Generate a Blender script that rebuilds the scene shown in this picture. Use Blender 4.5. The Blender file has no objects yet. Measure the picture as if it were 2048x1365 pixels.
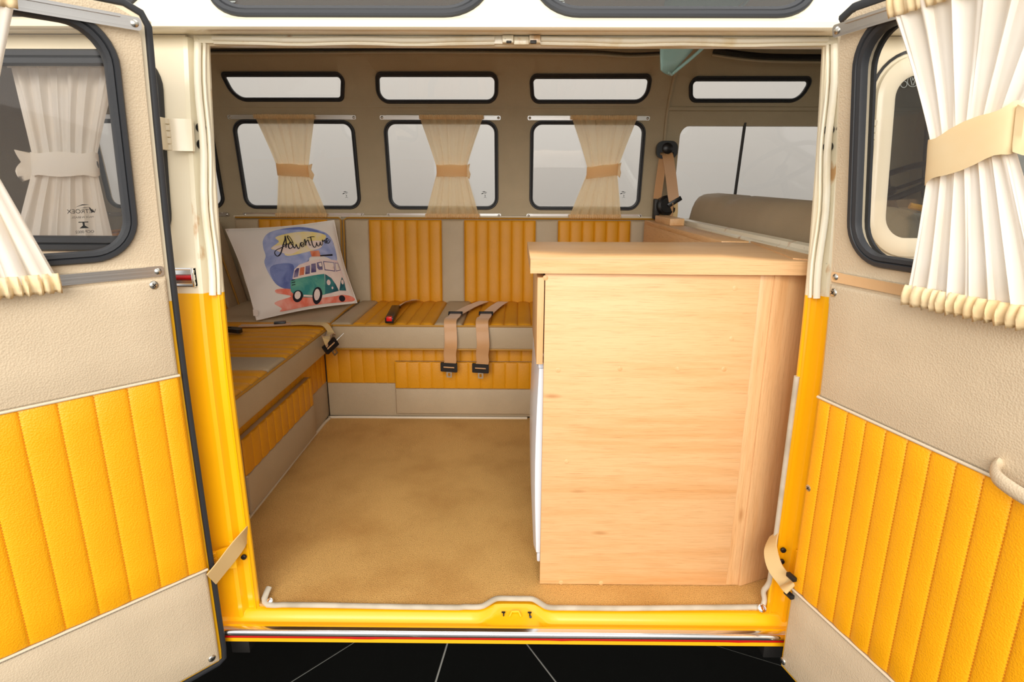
import bpy, bmesh, math, random
from mathutils import Vector as V, Matrix
from mathutils.geometry import delaunay_2d_cdt
random.seed(7)
S = bpy.context.scene
COL = S.collection
sin, cos, pi = math.sin, math.cos, math.pi

# ------------------------------------------------------------------ camera
F, CX, CY = 1180.0, 1024.0, 682.5
CAM = V((0, -1.177, .97))
PITCH, YAW, ROLL = math.radians(14.8), .007, .004
fw = V((-sin(YAW) * cos(PITCH), cos(YAW) * cos(PITCH), -sin(PITCH)))
r0 = V((cos(YAW), sin(YAW), 0)); u0 = r0.cross(fw)
rt = r0 * cos(ROLL) + u0 * sin(ROLL); up = -r0 * sin(ROLL) + u0 * cos(ROLL)
cd = bpy.data.cameras.new('camera'); cam = bpy.data.objects.new('camera', cd); COL.objects.link(cam)
cd.sensor_width = 36; cd.sensor_fit = 'HORIZONTAL'; cd.lens = F / 2048 * 36; cd.clip_start = .02
cam.matrix_world = Matrix(((rt.x, up.x, -fw.x, CAM.x), (rt.y, up.y, -fw.y, CAM.y), (rt.z, up.z, -fw.z, CAM.z), (0, 0, 0, 1)))
S.camera = cam

# ------------------------------------------------------------------ world, lights, exposure
w = bpy.data.worlds.new('showroom_light'); S.world = w; w.use_nodes = True
w.node_tree.nodes['Background'].inputs[0].default_value = (1.0, .972, .93, 1)
w.node_tree.nodes['Background'].inputs[1].default_value = .95
def area(name, loc, target, sx, sy, energy, col=(1, 1, 1)):
    l = bpy.data.lights.new(name, 'AREA'); l.shape = 'RECTANGLE'; l.size = sx; l.size_y = sy; l.energy = energy; l.color = col
    o = bpy.data.objects.new(name, l); COL.objects.link(o); o.location = loc
    o.rotation_euler = (V(target) - V(loc)).to_track_quat('-Z', 'Y').to_euler(); return o
area('softbox_light', (-.4, -3.6, 2.1), (0, .3, .7), 3.4, 2.2, 205, (1, .945, .87))
area('ceiling_light', (0, 1.0, 3.9), (0, 1.0, 0), 5, 3, 70, (1, .98, .95))
area('backdrop_light', (0, 2.9, 3.6), (0, 4.4, .8), 6, .8, 12)
vs = S.view_settings; vs.view_transform = 'Standard'; vs.look = 'None'; vs.gamma = 1; vs.exposure = 0; vs.use_curve_mapping = False

# ------------------------------------------------------------------ picking: turn a measured direction into a point of a real surface
def ray(x, y): return (fw * F + rt * (x - CX) - up * (y - CY)) / F
def on(x, y, p0, n):
    v = ray(x, y); n = V(n); return CAM + v * (((V(p0) - CAM).dot(n)) / v.dot(n))
def atX(x, y, X): return on(x, y, (X, 0, 0), (1, 0, 0))
def atY(x, y, Y): return on(x, y, (0, Y, 0), (0, 1, 0))
def atZ(x, y, Z): return on(x, y, (0, 0, Z), (0, 0, 1))

# ------------------------------------------------------------------ materials
def srgb(r, g, b):
    f = lambda c: (c / 255 / 12.92) if c / 255 <= .04045 else ((c / 255 + .055) / 1.055) ** 2.4
    return (f(r), f(g), f(b), 1)
class Mat:
    def __init__(s, name, col, rough=.5, metal=0, **k):
        s.m = bpy.data.materials.new(name); s.m.use_nodes = True
        s.nt = s.m.node_tree; s.n = s.nt.nodes; s.l = s.nt.links
        s.p = s.n['Principled BSDF']; s.p.inputs['Base Color'].default_value = col
        s.p.inputs['Roughness'].default_value = rough; s.p.inputs['Metallic'].default_value = metal
        for a, b in k.items(): s.p.inputs[a.replace('_', ' ')].default_value = b
        s.col = col; s.tc = s.n.new('ShaderNodeTexCoord')
    def tex(s, kind, scale, vec=(1, 1, 1), **k):
        mp = s.n.new('ShaderNodeMapping'); mp.inputs['Scale'].default_value = vec; s.l.new(s.tc.outputs['Object'], mp.inputs[0])
        t = s.n.new('ShaderNodeTex' + kind); t.inputs['Scale'].default_value = scale; s.l.new(mp.outputs[0], t.inputs['Vector'])
        for a, b in k.items(): t.inputs[a].default_value = b
        return t
    def vary(s, out, c2, lo=.4, hi=.6, fac=1.0):
        r = s.n.new('ShaderNodeMapRange'); r.inputs[1].default_value = lo; r.inputs[2].default_value = hi; r.inputs[4].default_value = fac
        s.l.new(out, r.inputs[0])
        mx = s.n.new('ShaderNodeMix'); mx.data_type = 'RGBA'; s.l.new(r.outputs[0], mx.inputs[0])
        cur = s.p.inputs['Base Color']
        if cur.is_linked: s.l.new(cur.links[0].from_socket, mx.inputs[6])
        else: mx.inputs[6].default_value = s.col
        mx.inputs[7].default_value = c2; s.l.new(mx.outputs[2], cur); return s
    def bump(s, out, dist=.001, strength=1):
        b = s.n.new('ShaderNodeBump'); b.inputs['Distance'].default_value = dist; b.inputs['Strength'].default_value = strength
        s.l.new(out, b.inputs['Height'])
        if s.p.inputs['Normal'].is_linked: s.l.new(s.p.inputs['Normal'].links[0].from_socket, b.inputs['Normal'])
        s.l.new(b.outputs[0], s.p.inputs['Normal']); return s
def vinyl(name, col, rough=.52):
    m = Mat(name, col, rough); v = m.tex('Voronoi', 330); m.bump(v.outputs['Distance'], .0009, .55)
    n = m.tex('Noise', 14); m.vary(n.outputs[0], tuple(c * .9 for c in col[:3]) + (1,), .35, .75, .6); return m
def paint(name, col, rust=0):
    m = Mat(name, col, .28, Coat_Weight=.35, Coat_Roughness=.12)
    n = m.tex('Noise', 6); m.vary(n.outputs[0], tuple(c * .94 for c in col[:3]) + (1,), .4, .7, .7)
    if rust:
        n2 = m.tex('Noise', 26, (1, 1, .45), Detail=8); m.vary(n2.outputs[0], srgb(190, 128, 40), .60, .68, .75)
        n3 = m.tex('Noise', 60, Detail=6); m.vary(n3.outputs[0], srgb(70, 45, 20), .70, .74, .7)
    return m
def wood(name, vec):
    m = Mat(name, srgb(226, 182, 130), .45)
    a = m.tex('Noise', 2.0, vec, Detail=9, Roughness=.66, Distortion=.35); m.vary(a.outputs[0], srgb(212, 156, 96), .47, .72, .8)
    hv = tuple(q * 4.2 if q > 5 else q * 2.2 for q in vec)
    b = m.tex('Noise', 7, hv, Detail=9, Roughness=.72); m.vary(b.outputs[0], srgb(172, 118, 66), .50, .78, .75)
    k = m.tex('Voronoi', 2.6, (vec[0] * 1.2 if vec[0] < 5 else 4, 1, vec[2] * 1.2 if vec[2] < 5 else 4)); m.vary(k.outputs['Distance'], srgb(170, 112, 58), .075, .02, .6)
    m.bump(b.outputs[0], .0006, .3); return m
def cloth(name, col, transl, c2=None, sheer=0):
    m = Mat(name, col, .85); t = m.n.new('ShaderNodeBsdfTranslucent'); t.inputs[0].default_value = tuple(min(1, c * 1.0) for c in col[:3]) + (1,)
    wv = m.tex('Wave', 40, (1, 1, 1), Distortion=6, Detail=3); n = m.tex('Noise', 9, Detail=4)
    m.vary(n.outputs[0], c2 or tuple(c * .85 for c in col[:3]) + (1,), .4, .7, .8)
    mx = m.n.new('ShaderNodeMixShader'); mx.inputs[0].default_value = transl
    m.l.new(m.p.outputs[0], mx.inputs[1]); m.l.new(t.outputs[0], mx.inputs[2]); m.l.new(mx.outputs[0], m.n['Material Output'].inputs[0])
    if sheer:
        tr = m.n.new('ShaderNodeBsdfTransparent'); m2 = m.n.new('ShaderNodeMixShader'); m2.inputs[0].default_value = sheer
        m.l.new(mx.outputs[0], m2.inputs[1]); m.l.new(tr.outputs[0], m2.inputs[2]); m.l.new(m2.outputs[0], m.n['Material Output'].inputs[0])
    return m
def glassm(name, tint, gl=.9, base=.04):
    m = Mat(name, (1, 1, 1, 1)); tr = m.n.new('ShaderNodeBsdfTransparent'); tr.inputs[0].default_value = tint
    g = m.n.new('ShaderNodeBsdfGlossy'); g.inputs['Roughness'].default_value = .02; g.inputs[0].default_value = (gl, gl, gl, 1)
    lw = m.n.new('ShaderNodeLayerWeight'); pw = m.n.new('ShaderNodeMath'); pw.operation = 'POWER'; pw.inputs[1].default_value = 5; m.l.new(lw.outputs['Facing'], pw.inputs[0])
    fr = m.n.new('ShaderNodeMath'); fr.operation = 'MULTIPLY_ADD'; fr.inputs[1].default_value = 1 - base; fr.inputs[2].default_value = base; m.l.new(pw.outputs[0], fr.inputs[0])
    mx = m.n.new('ShaderNodeMixShader'); m.l.new(fr.outputs[0], mx.inputs[0]); m.l.new(tr.outputs[0], mx.inputs[1]); m.l.new(g.outputs[0], mx.inputs[2])
    m.l.new(mx.outputs[0], m.n['Material Output'].inputs[0]); return m
MT = {}
MT['cream'] = paint('cream_paint', srgb(240, 228, 200))
MT['cream_rust'] = paint('cream_paint_rusty', srgb(238, 228, 200), 1)
MT['yellow'] = paint('yellow_paint', srgb(250, 186, 14))
MT['vinyl_beige'] = vinyl('beige_vinyl', srgb(208, 190, 162))
MT['vinyl_yellow'] = vinyl('yellow_vinyl', srgb(248, 172, 8), .45)
MT['seat_beige'] = vinyl('beige_seat_vinyl', srgb(180, 160, 130))
MT['seat_yellow'] = vinyl('mustard_seat_vinyl', srgb(216, 147, 10), .5)
MT['liner'] = vinyl('beige_headliner', srgb(184, 168, 138), .7)
MT['piping'] = Mat('mustard_piping', srgb(176, 124, 22), .5)
MT['beige_piping'] = Mat('beige_piping', srgb(214, 200, 176), .5)
MT['stitch_y'] = Mat('amber_thread', srgb(205, 130, 5), .7)
MT['stitch_b'] = Mat('grey_thread', srgb(150, 138, 118), .7)
c = Mat('mustard_carpet', srgb(232, 184, 108), .95)
n = c.tex('Noise', 5, Detail=5); c.vary(n.outputs[0], srgb(196, 144, 72), .45, .75, .8)
n = c.tex('Noise', 420, Detail=2); c.vary(n.outputs[0], srgb(166, 114, 48), .45, .72, .75); c.bump(n.outputs[0], .005, .9)
MT['carpet'] = c
MT['wood_x'] = wood('oak_grain_across', (.9, 9, 16))
MT['wood_z'] = wood('oak_grain_upright', (16, 9, .9))
MT['wood_y'] = wood('oak_grain_lengthways', (12, 1.1, 9))
MT['plug'] = wood('oak_plug', (14, 9, 6))
MT['chrome'] = Mat('chrome', (.86, .86, .87, 1), .1, 1)
MT['alu'] = Mat('brushed_aluminium', (.78, .77, .75, 1), .3, 1)
t = MT['alu'].tex('Noise', 90, (.02, .02, 3)); MT['alu'].bump(t.outputs[0], .0003, .4)
MT['rubber'] = Mat('black_rubber', srgb(44, 46, 50), .5)
t = MT['rubber'].tex('Noise', 160); MT['rubber'].bump(t.outputs[0], .0004, .4)
MT['grey_rubber'] = Mat('grey_rubber_strip', srgb(196, 188, 170), .55)
t = MT['grey_rubber'].tex('Noise', 18); MT['grey_rubber'].vary(t.outputs[0], srgb(160, 150, 130), .4, .7, .7)
MT['cream_rubber'] = Mat('cream_weatherstrip', srgb(240, 232, 210), .4)
t = MT['cream_rubber'].tex('Noise', 16, (1, 1, .3), Detail=5); MT['cream_rubber'].vary(t.outputs[0], srgb(216, 190, 130), .56, .78, .7)
MT['black'] = Mat('black_plastic', srgb(18, 18, 20), .35)
MT['dark'] = Mat('dark_steel', srgb(50, 48, 46), .5, .6)
MT['steel'] = Mat('zinc_steel', (.6, .58, .52, 1), .3, 1)
MT['red'] = Mat('red_plastic', srgb(215, 16, 24), .3)
MT['redtrim'] = Mat('red_trim_insert', srgb(190, 8, 16), .3)
MT['white'] = Mat('white_enamel', srgb(226, 230, 238), .25)
MT['belt'] = Mat('tan_webbing', srgb(196, 150, 104), .38, Sheen_Weight=.3)
t = MT['belt'].tex('Wave', 260, (1, 1, 1)); MT['belt'].bump(t.outputs[0], .0003, .4)
MT['strap'] = Mat('beige_strap', srgb(214, 184, 130), .6)
MT['tile'] = Mat('black_floor_panel', srgb(14, 15, 15), .32)
t = MT['tile'].tex('Noise', 300, Detail=3); MT['tile'].vary(t.outputs[0], srgb(40, 44, 42), .55, .8, .6)
MT['grout'] = Mat('pale_joint', srgb(190, 190, 184), .7)
MT['wall'] = Mat('white_backdrop', srgb(216, 213, 208), .9)
t = MT['wall'].tex('Noise', .6); MT['wall'].vary(t.outputs[0], srgb(209, 206, 201), .3, .7, .6)
MT['curtain_far'] = cloth('peach_curtain', srgb(255, 232, 188), .58, srgb(252, 214, 156), .16)
MT['ruffle_far'] = cloth('peach_ruffle', srgb(255, 232, 190), .5, srgb(248, 214, 158), .25)
MT['curtain_near'] = cloth('ivory_curtain', srgb(252, 246, 236), .3, srgb(250, 238, 218))
MT['ruffle_near'] = cloth('ivory_ruffle', srgb(248, 228, 186), .2, srgb(244, 214, 160))
MT['glass'] = glassm('window_glass', (.95, .945, .94, 1))
MT['glass_dark'] = glassm('tinted_window_glass', (.72, .75, .74, 1))
MT['teal'] = Mat('teal_acrylic', srgb(186, 220, 214), .15, Transmission_Weight=.35, IOR=1.2)
MT['pillow'] = Mat('white_linen', srgb(236, 228, 220), .9)
t = MT['pillow'].tex('Noise', 400); MT['pillow'].bump(t.outputs[0], .0006, .5)
def printm(name, c1, c2):
    m = Mat(name, srgb(*c1), .9); n = m.tex('Noise', 16, Detail=6, Distortion=.6); m.vary(n.outputs[0], srgb(*c2), .4, .65, 1); return m
MT['p_blue'] = printm('watercolour_blue', (142, 156, 206), (176, 184, 222)); MT['p_deep'] = printm('watercolour_indigo', (92, 106, 168), (128, 142, 196))
MT['p_yel'] = printm('watercolour_yellow', (240, 218, 140), (238, 222, 190)); MT['p_coral'] = printm('watercolour_coral', (238, 120, 96), (246, 176, 160))
MT['p_pink'] = printm('watercolour_blush', (240, 216, 206), (240, 226, 214)); MT['p_teal'] = printm('watercolour_teal', (58, 140, 136), (110, 176, 152))
MT['p_navy'] = printm('watercolour_petrol', (34, 86, 98), (60, 128, 130)); MT['p_ink'] = Mat('ink', srgb(24, 22, 34), .9)
MT['p_cream'] = printm('watercolour_cream', (240, 222, 212), (232, 206, 204)); MT['p_win'] = printm('watercolour_violet', (88, 76, 120), (150, 140, 170))
MT['p_orange'] = printm('watercolour_orange', (214, 110, 70), (230, 160, 130))
MT['ink'] = Mat('black_glass_print', srgb(20, 20, 20), .8); MT['palemark'] = Mat('pale_glass_print', srgb(150, 156, 152), .8)

# ------------------------------------------------------------------ mesh helpers
class MB:
    def __init__(s): s.v = []; s.f = []
    def add(s, vs, fs):
        o = len(s.v); s.v += [V(p) for p in vs]; s.f += [tuple(i + o for i in f) for f in fs]; return s
    def box(s, x0, x1, y0, y1, z0, z1, b=0):
        return s.obox(V(((x0 + x1) / 2, (y0 + y1) / 2, (z0 + z1) / 2)), V((1, 0, 0)), V((0, 1, 0)), V((0, 0, 1)), (x1 - x0) / 2, (y1 - y0) / 2, (z1 - z0) / 2, b)
    def obox(s, c, a, b_, n, ha, hb, hn, bev=0):
        bm = bmesh.new(); bmesh.ops.create_cube(bm, size=2)
        for v in bm.verts: v.co = V((v.co.x * ha, v.co.y * hb, v.co.z * hn))
        if bev: bmesh.ops.bevel(bm, geom=bm.edges[:], offset=bev, segments=3 if bev > .008 else 2, profile=.5, affect='EDGES', clamp_overlap=True)
        bm.verts.index_update()
        s.add([V(c) + a * v.co.x + b_ * v.co.y + n * v.co.z for v in bm.verts], [[v.index for v in f.verts] for f in bm.faces]); bm.free(); return s
    def loft(s, loops, closed=True, cap=False, ring=False):
        n = len(loops[0]); vs = [p for l in loops for p in l]; fs = []
        k = len(loops)
        for i in range(k if ring else k - 1):
            a = i * n; b = ((i + 1) % k) * n
            for j in range(n if closed else n - 1):
                q = (j + 1) % n; fs.append((a + j, a + q, b + q, b + j))
        if cap: fs.append(tuple(range(n))[::-1]); fs.append(tuple(range((k - 1) * n, k * n)))
        return s.add(vs, fs)
    def tube(s, path, ra, rb=None, closed=False, n=8, ref=None):
        rb = rb or ra; P = [V(p) for p in path]; k = len(P); loops = []; prev = V(ref) if ref else None
        for i in range(k):
            if closed: t = P[(i + 1) % k] - P[i - 1]
            else: t = P[min(i + 1, k - 1)] - P[max(i - 1, 0)]
            t.normalize()
            if prev is None: prev = V((0, 0, 1)) if abs(t.z) < .8 else V((0, 1, 0))
            a = prev - t * prev.dot(t)
            if a.length < 1e-4: a = t.orthogonal()
            a.normalize()
            if not ref: prev = a
            b = t.cross(a)
            loops.append([P[i] + a * (ra * cos(2 * pi * j / n)) + b * (rb * sin(2 * pi * j / n)) for j in range(n)])
        return s.loft(loops, True, not closed, closed)
    def ribbon(s, path, sides, wd, th):
        P = [V(p) for p in path]; k = len(P); loops = []
        for i in range(k):
            t = (P[min(i + 1, k - 1)] - P[max(i - 1, 0)]).normalized(); sd = V(sides[i] if isinstance(sides, list) else sides)
            sd = (sd - t * sd.dot(t)).normalized(); nn = t.cross(sd)
            a, b = sd * wd / 2, nn * th / 2; loops.append([P[i] - a - b, P[i] + a - b, P[i] + a + b, P[i] - a + b])
        return s.loft(loops, True, True)
    def lathe(s, c, ax, prof, n=16):
        ax = V(ax).normalized(); a = ax.orthogonal().normalized(); b = ax.cross(a); c = V(c)
        return s.loft([[c + ax * h + (a * cos(2 * pi * j / n) + b * sin(2 * pi * j / n)) * max(r, 1e-5) for j in range(n)] for r, h in prof], True, True)
    def plate(s, outer, holes, mp, th, step=.08):
        def sub(l):
            o = []
            for i, p in enumerate(l):
                q = l[(i + 1) % len(l)]; k = max(1, int(math.dist(p, q) / step + .999))
                o += [(p[0] + (q[0] - p[0]) * j / k, p[1] + (q[1] - p[1]) * j / k) for j in range(k)]
            return o
        loops = [sub(outer)] + [sub(h) for h in holes]; pts = []; ed = []
        for l in loops:
            o = len(pts); pts += l; ed += [(o + i, o + (i + 1) % len(l)) for i in range(len(l))]
        def inside(p, l):
            r = False
            for i in range(len(l)):
                a, b = l[i], l[i - 1]
                if (a[1] > p[1]) != (b[1] > p[1]) and p[0] < (b[0] - a[0]) * (p[1] - a[1]) / (b[1] - a[1]) + a[0]: r = not r
            return r
        ok = lambda p: inside(p, loops[0]) and not any(inside(p, h) for h in loops[1:])
        xs = [p[0] for p in loops[0]]; ys = [p[1] for p in loops[0]]
        y = min(ys) + step * .5
        while y < max(ys):
            x = min(xs) + step * .5
            while x < max(xs):
                if ok((x, y)): pts.append((x, y))
                x += step
            y += step
        vv, ee, ff, *_ = delaunay_2d_cdt([V(p) for p in pts], ed, [], 0, 1e-6)
        tri = [f for f in ff if ok((sum(vv[i][0] for i in f) / len(f), sum(vv[i][1] for i in f) / len(f)))]
        n = len(vv)
        s0 = [mp(p[0], p[1], 0) for p in vv]
        if not th: return s.add(s0, tri)
        s.add(s0 + [mp(p[0], p[1], th) for p in vv], [tuple(f) for f in tri] + [tuple(i + n for i in reversed(f)) for f in tri])
        for l in loops: s.loft([[mp(p[0], p[1], 0) for p in l], [mp(p[0], p[1], th) for p in l]], True)
        return s
    def pad(s, mp, u0, u1, v0, v1, th, seams=(), along='u', A=.006, er=.01, mu=.06, base=0):
        def samples(a, b, sm):
            e = min(er, (b - a) * .3); L = [a, a + e * .12, a + e * .4, a + e, b - e, b - e * .4, b - e * .12, b]
            ref = sorted([a] + list(sm) + [b])
            if sm:
                for i in range(len(ref) - 1):
                    p, q = ref[i], ref[i + 1]; L += [p + (q - p) * k / 8 for k in range(9)]
                    L += [p + .002, q - .002]
            else:
                k = max(2, int((b - a) / mu)); L += [a + (b - a) * i / k for i in range(k + 1)]
            L = sorted(x for x in L if a <= x <= b); o = [L[0]]
            for x in L[1:]:
                if x - o[-1] > .0008: o.append(x)
            o[-1] = b; return o, ref
        U, ru = samples(u0, u1, seams if along == 'u' else ()); W, rw = samples(v0, v1, seams if along == 'v' else ())
        def h(u, v):
            e = min(u - u0, u1 - u, v - v0, v1 - v); k = max(0, 1 - e / er); d = th - min(er, th) * (1 - math.sqrt(max(0, 1 - k * k)))
            if seams:
                x, rf = (u, ru) if along == 'u' else (v, rw)
                for i in range(len(rf) - 1):
                    if rf[i] - 1e-6 <= x <= rf[i + 1] + 1e-6:
                        q = (x - rf[i]) / (rf[i + 1] - rf[i]); d -= A * (1 - max(0, sin(pi * q)) ** .45) * (0 if k > .9 else 1); break
            return base + max(d, .0005)
        nu, nv = len(U), len(W)
        vs = [mp(u, v, h(u, v)) for u in U for v in W]; fs = [(i * nv + j, (i + 1) * nv + j, (i + 1) * nv + j + 1, i * nv + j + 1) for i in range(nu - 1) for j in range(nv - 1)]
        per = [(i, 0) for i in range(nu)] + [(nu - 1, j) for j in range(1, nv)] + [(i, nv - 1) for i in range(nu - 2, -1, -1)] + [(0, j) for j in range(nv - 2, 0, -1)]
        s.add(vs, fs); s.loft([[mp(U[i], W[j], h(U[i], W[j])) for i, j in per], [mp(U[i], W[j], base) for i, j in per]], True)
        return s.add([mp(u0, v0, base), mp(u1, v0, base), mp(u1, v1, base), mp(u0, v1, base)], [(0, 1, 2, 3)])
def build(m, name, mat, parent=None, ang=40, solid=0, subd=0):
    me = bpy.data.meshes.new(name); off = wloc(parent) if parent else V((0, 0, 0))
    me.from_pydata([tuple(p - off) for p in m.v], [], m.f); bm = bmesh.new(); bm.from_mesh(me)
    bmesh.ops.remove_doubles(bm, verts=bm.verts, dist=1e-5); bmesh.ops.recalc_face_normals(bm, faces=bm.faces); bm.to_mesh(me); bm.free()
    me.shade_smooth(); me.set_sharp_from_angle(angle=math.radians(ang))
    me.materials.append((MT[mat] if isinstance(mat, str) else mat).m)
    o = bpy.data.objects.new(name, me); COL.objects.link(o)
    if parent: o.parent = parent
    if solid:
        q = o.modifiers.new('thickness', 'SOLIDIFY'); q.thickness = solid; q.offset = 0
    if subd:
        q = o.modifiers.new('smooth', 'SUBSURF'); q.levels = q.render_levels = subd
    return o
def wloc(o):
    p = V(o.location)
    while o.parent: o = o.parent; p += V(o.location)
    return p
def tag(o, label, cat, group=None, kind=None):
    o['label'] = label; o['category'] = cat
    if group: o['group'] = group
    if kind: o['kind'] = kind
    return o
def thing(name, loc, label, cat, group=None, kind=None):
    o = bpy.data.objects.new(name, None); COL.objects.link(o); o.location = loc; o.empty_display_size = .05; return tag(o, label, cat, group, kind)
def smooth(P, k=6, closed=False):
    P = [V(p) for p in P]; n = len(P); out = []
    for i in range(n if closed else n - 1):
        g = (lambda j: P[j % n]) if closed else (lambda j: P[max(0, min(n - 1, j))])
        a, b, c, d = g(i - 1), g(i), g(i + 1), g(i + 2)
        for t in range(k):
            t /= k; out.append(.5 * (2 * b + (c - a) * t + (2 * a - 5 * b + 4 * c - d) * t * t + (3 * b - a - 3 * c + d) * t ** 3))
    if not closed: out.append(P[-1])
    return out
def lerpt(T, z):
    if z <= T[0][0]: return T[0][1]
    for i in range(len(T) - 1):
        if z <= T[i + 1][0]:
            p0, p1, p2, p3 = T[max(i - 1, 0)], T[i], T[i + 1], T[min(i + 2, len(T) - 1)]; q = (z - p1[0]) / (p2[0] - p1[0]); d = p2[0] - p1[0]
            m1 = (p2[1] - p0[1]) / (p2[0] - p0[0]) * d; m2 = (p3[1] - p1[1]) / (p3[0] - p1[0]) * d
            return (2 * q ** 3 - 3 * q * q + 1) * p1[1] + (q ** 3 - 2 * q * q + q) * m1 + (-2 * q ** 3 + 3 * q * q) * p2[1] + (q ** 3 - q * q) * m2
    return T[-1][1]
def rloop(cor, rad, ins=0, n=7):
    """rounded convex polygon (anticlockwise corners), edges moved inward by ins"""
    k = len(cor); rad = rad if isinstance(rad, (list, tuple)) else [rad] * k; L = []
    for i in range(k):
        a, b = V(cor[i]), V(cor[(i + 1) % k]); t = (b - a).normalized(); L.append((a + V((-t.y, t.x)) * ins, t))
    C = []
    for i in range(k):
        (p, t), (q, s) = L[i - 1], L[i]; cr = t.x * s.y - t.y * s.x; dd = q - p; C.append(p + t * ((dd.x * s.y - dd.y * s.x) / cr))
    out = []
    for i in range(k):
        t, s = L[i - 1][1], L[i][1]; r = max(rad[i] - ins, .003); th = math.acos(max(-1, min(1, t.dot(s)))); d = r * math.tan(th / 2)
        a = C[i] - t * d; cen = a + V((-t.y, t.x)) * r; a0 = math.atan2(a.y - cen.y, a.x - cen.x)
        out += [(cen.x + r * cos(a0 + th * j / n), cen.y + r * sin(a0 + th * j / n)) for j in range(n + 1)]
    return out
def rect(x0, x1, z0, z1): return [(x0, z0), (x1, z0), (x1, z1), (x0, z1)]
def seal(cor, rad, mp, wd, h):
    m = MB(); lo = []
    for i, d in ((0, -.004), (0, h * .6), (wd * .12, h), (wd * .42, h), (wd * .5, h * .7), (wd * .58, h * .95), (wd * .88, h * .8), (wd, h * .3), (wd, -.004)):
        lo.append([mp(u, v, d) for u, v in rloop(cor, rad, i, 9)])
    return m.loft(lo, True, False, True)
def pane(cor, rad, mp, ins, d=0, th=.004): return MB().plate(rloop(cor, rad, ins, 7), [], lambda u, v, q: mp(u, v, d - q), th, .15)
def screw(c, nrm, r=.006, mat='steel', parent=None):
    nrm = V(nrm).normalized(); m = MB().lathe(c, nrm, [(r, -.001), (r, .001), (r * .86, .0024), (r * .5, .0034), (0, .0037)], 14)
    a = nrm.orthogonal().normalized(); b = nrm.cross(a); o = build(m, 'screw', mat, parent)
    k = MB().obox(V(c) + nrm * .0037, a, b, nrm, r * .5, r * .1, .0005).obox(V(c) + nrm * .0037, b, a, nrm, r * .5, r * .1, .0005)
    build(k, 'cross_slot', 'dark', o if parent is None or parent.parent is None else parent); return o
def text_mesh(body, size, place, mirror=False):
    cu = bpy.data.curves.new('lettering', 'FONT'); cu.body = body; cu.size = size; cu.align_x = 'CENTER'; cu.fill_mode = 'FRONT'
    o = bpy.data.objects.new('lettering', cu); COL.objects.link(o); dg = bpy.context.evaluated_depsgraph_get(); dg.update()
    me = o.evaluated_get(dg).to_mesh(); m = MB().add([place((-1 if mirror else 1) * v.co.x, v.co.y) for v in me.vertices], [tuple(p.vertices) for p in me.polygons])
    o.evaluated_get(dg).to_mesh_clear(); bpy.data.objects.remove(o); bpy.data.curves.remove(cu); return m

# ------------------------------------------------------------------ body surfaces
def lean(z): return 0 if z < .5 else .08 * ((z - .5) / .77) ** 1.8
FARP = [(0, 1.685), (.8, 1.675), (1.0, 1.66), (1.27, 1.625), (1.31, 1.612), (1.36, 1.583), (1.42, 1.535), (1.47, 1.475), (1.51, 1.39)]
def yfar(z): return lerpt(FARP, z)
def far(px, py):
    z = 1.0
    for _ in range(12): p = atY(px, py, yfar(z)); z = p.z
    return p
mfar = lambda u, v, d: V((u, yfar(v) - d, v))          # d towards the cabin
mside = lambda u, v, d: V((u, lean(v) - d, v))         # door side, d outwards

# ---- showroom floor: a turntable of wedge panels
fl = thing('floor', (-.18, .87, -.52), 'black turntable floor of wedge panels under the van', 'floor', kind='structure')
cen = V((-.18, .87, -.52)); NW = 10
gm = MB().lathe(cen - V((0, 0, .03)), (0, 0, 1), [(4.2, 0), (4.2, .027)], 60); build(gm, 'joint_bed', 'grout', fl)
for k in range(NW):
    a0 = math.radians(11.5 + 36 * k); a1 = a0 + math.radians(36); md = (a0 + a1) / 2; g = .0032
    o_ = cen + V((cos(md), sin(md), 0)) * (g / sin(math.radians(18)))
    arc = [o_] + [o_ + V((cos(a0 + (a1 - a0) * j / 8), sin(a0 + (a1 - a0) * j / 8), 0)) * 4.19 for j in range(9)]
    m = MB().loft([[p - V((0, 0, .004)) for p in arc], [p + V((0, 0, .001)) for p in arc]], True, True); build(m, 'floor_panel', 'tile', fl)
m = MB().box(-6, 6, -5, 5, -.60, -.535); tag(build(m, 'floor_slab', 'tile'), 'black showroom floor around the turntable', 'floor', kind='structure')
m = MB().box(-7, 7, 4.6, 4.7, -.535, 4.6); tag(build(m, 'wall_backdrop', 'wall'), 'plain white showroom wall seen through the van windows', 'wall', kind='structure')

# ---- far wall with its holes
def quad_far(a, b, c, d):      # pixel corners bl, br, tr, tl -> (X,z)
    return [(p.x, p.z) for p in (far(*a), far(*b), far(*c), far(*d))]
WX = [(-1.29, -.728), (-.608, -.082), (.052, .582)]
zb, zt = far(1000, 420).z, far(1000, 241).z
WIN = [(rect(a + .006, b - .004, zb, zt), .055) for a, b in WX]
WIN0 = (rect(-1.93, -1.375, zb, zt), .055)
def RW(x0l, x0r, x1l, x1r, yt, yb):
    return quad_far((x0l, yb), (x1l, yb), (x1r, yt), (x0r, yt))
ROOFW = [(RW(468, 438, 688, 690, 144, 204), [.07, .03, .03, .02]), (RW(752, 750, 996, 997, 144, 208), [.05, .05, .035, .03]),
         (RW(1062, 1058, 1296, 1306, 148, 208), [.04, .06, .03, .03]), (RW(1378, 1378, 1600, 1632, 153, 206), [.04, .06, .03, .03])]
zcb = far(1400, 440).z; zct = far(1500, 250).z; CABW = (rect(far(1352, 330).x, 1.40, zcb, zct), .05); CABV = ([(1.46, zcb), (1.74, zcb), (1.62, zct), (1.46, zct)], .03)
holes = [rloop(c_, r_, .004) for c_, r_ in [WIN0] + WIN + ROOFW + [CABW, CABV]]
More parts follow.
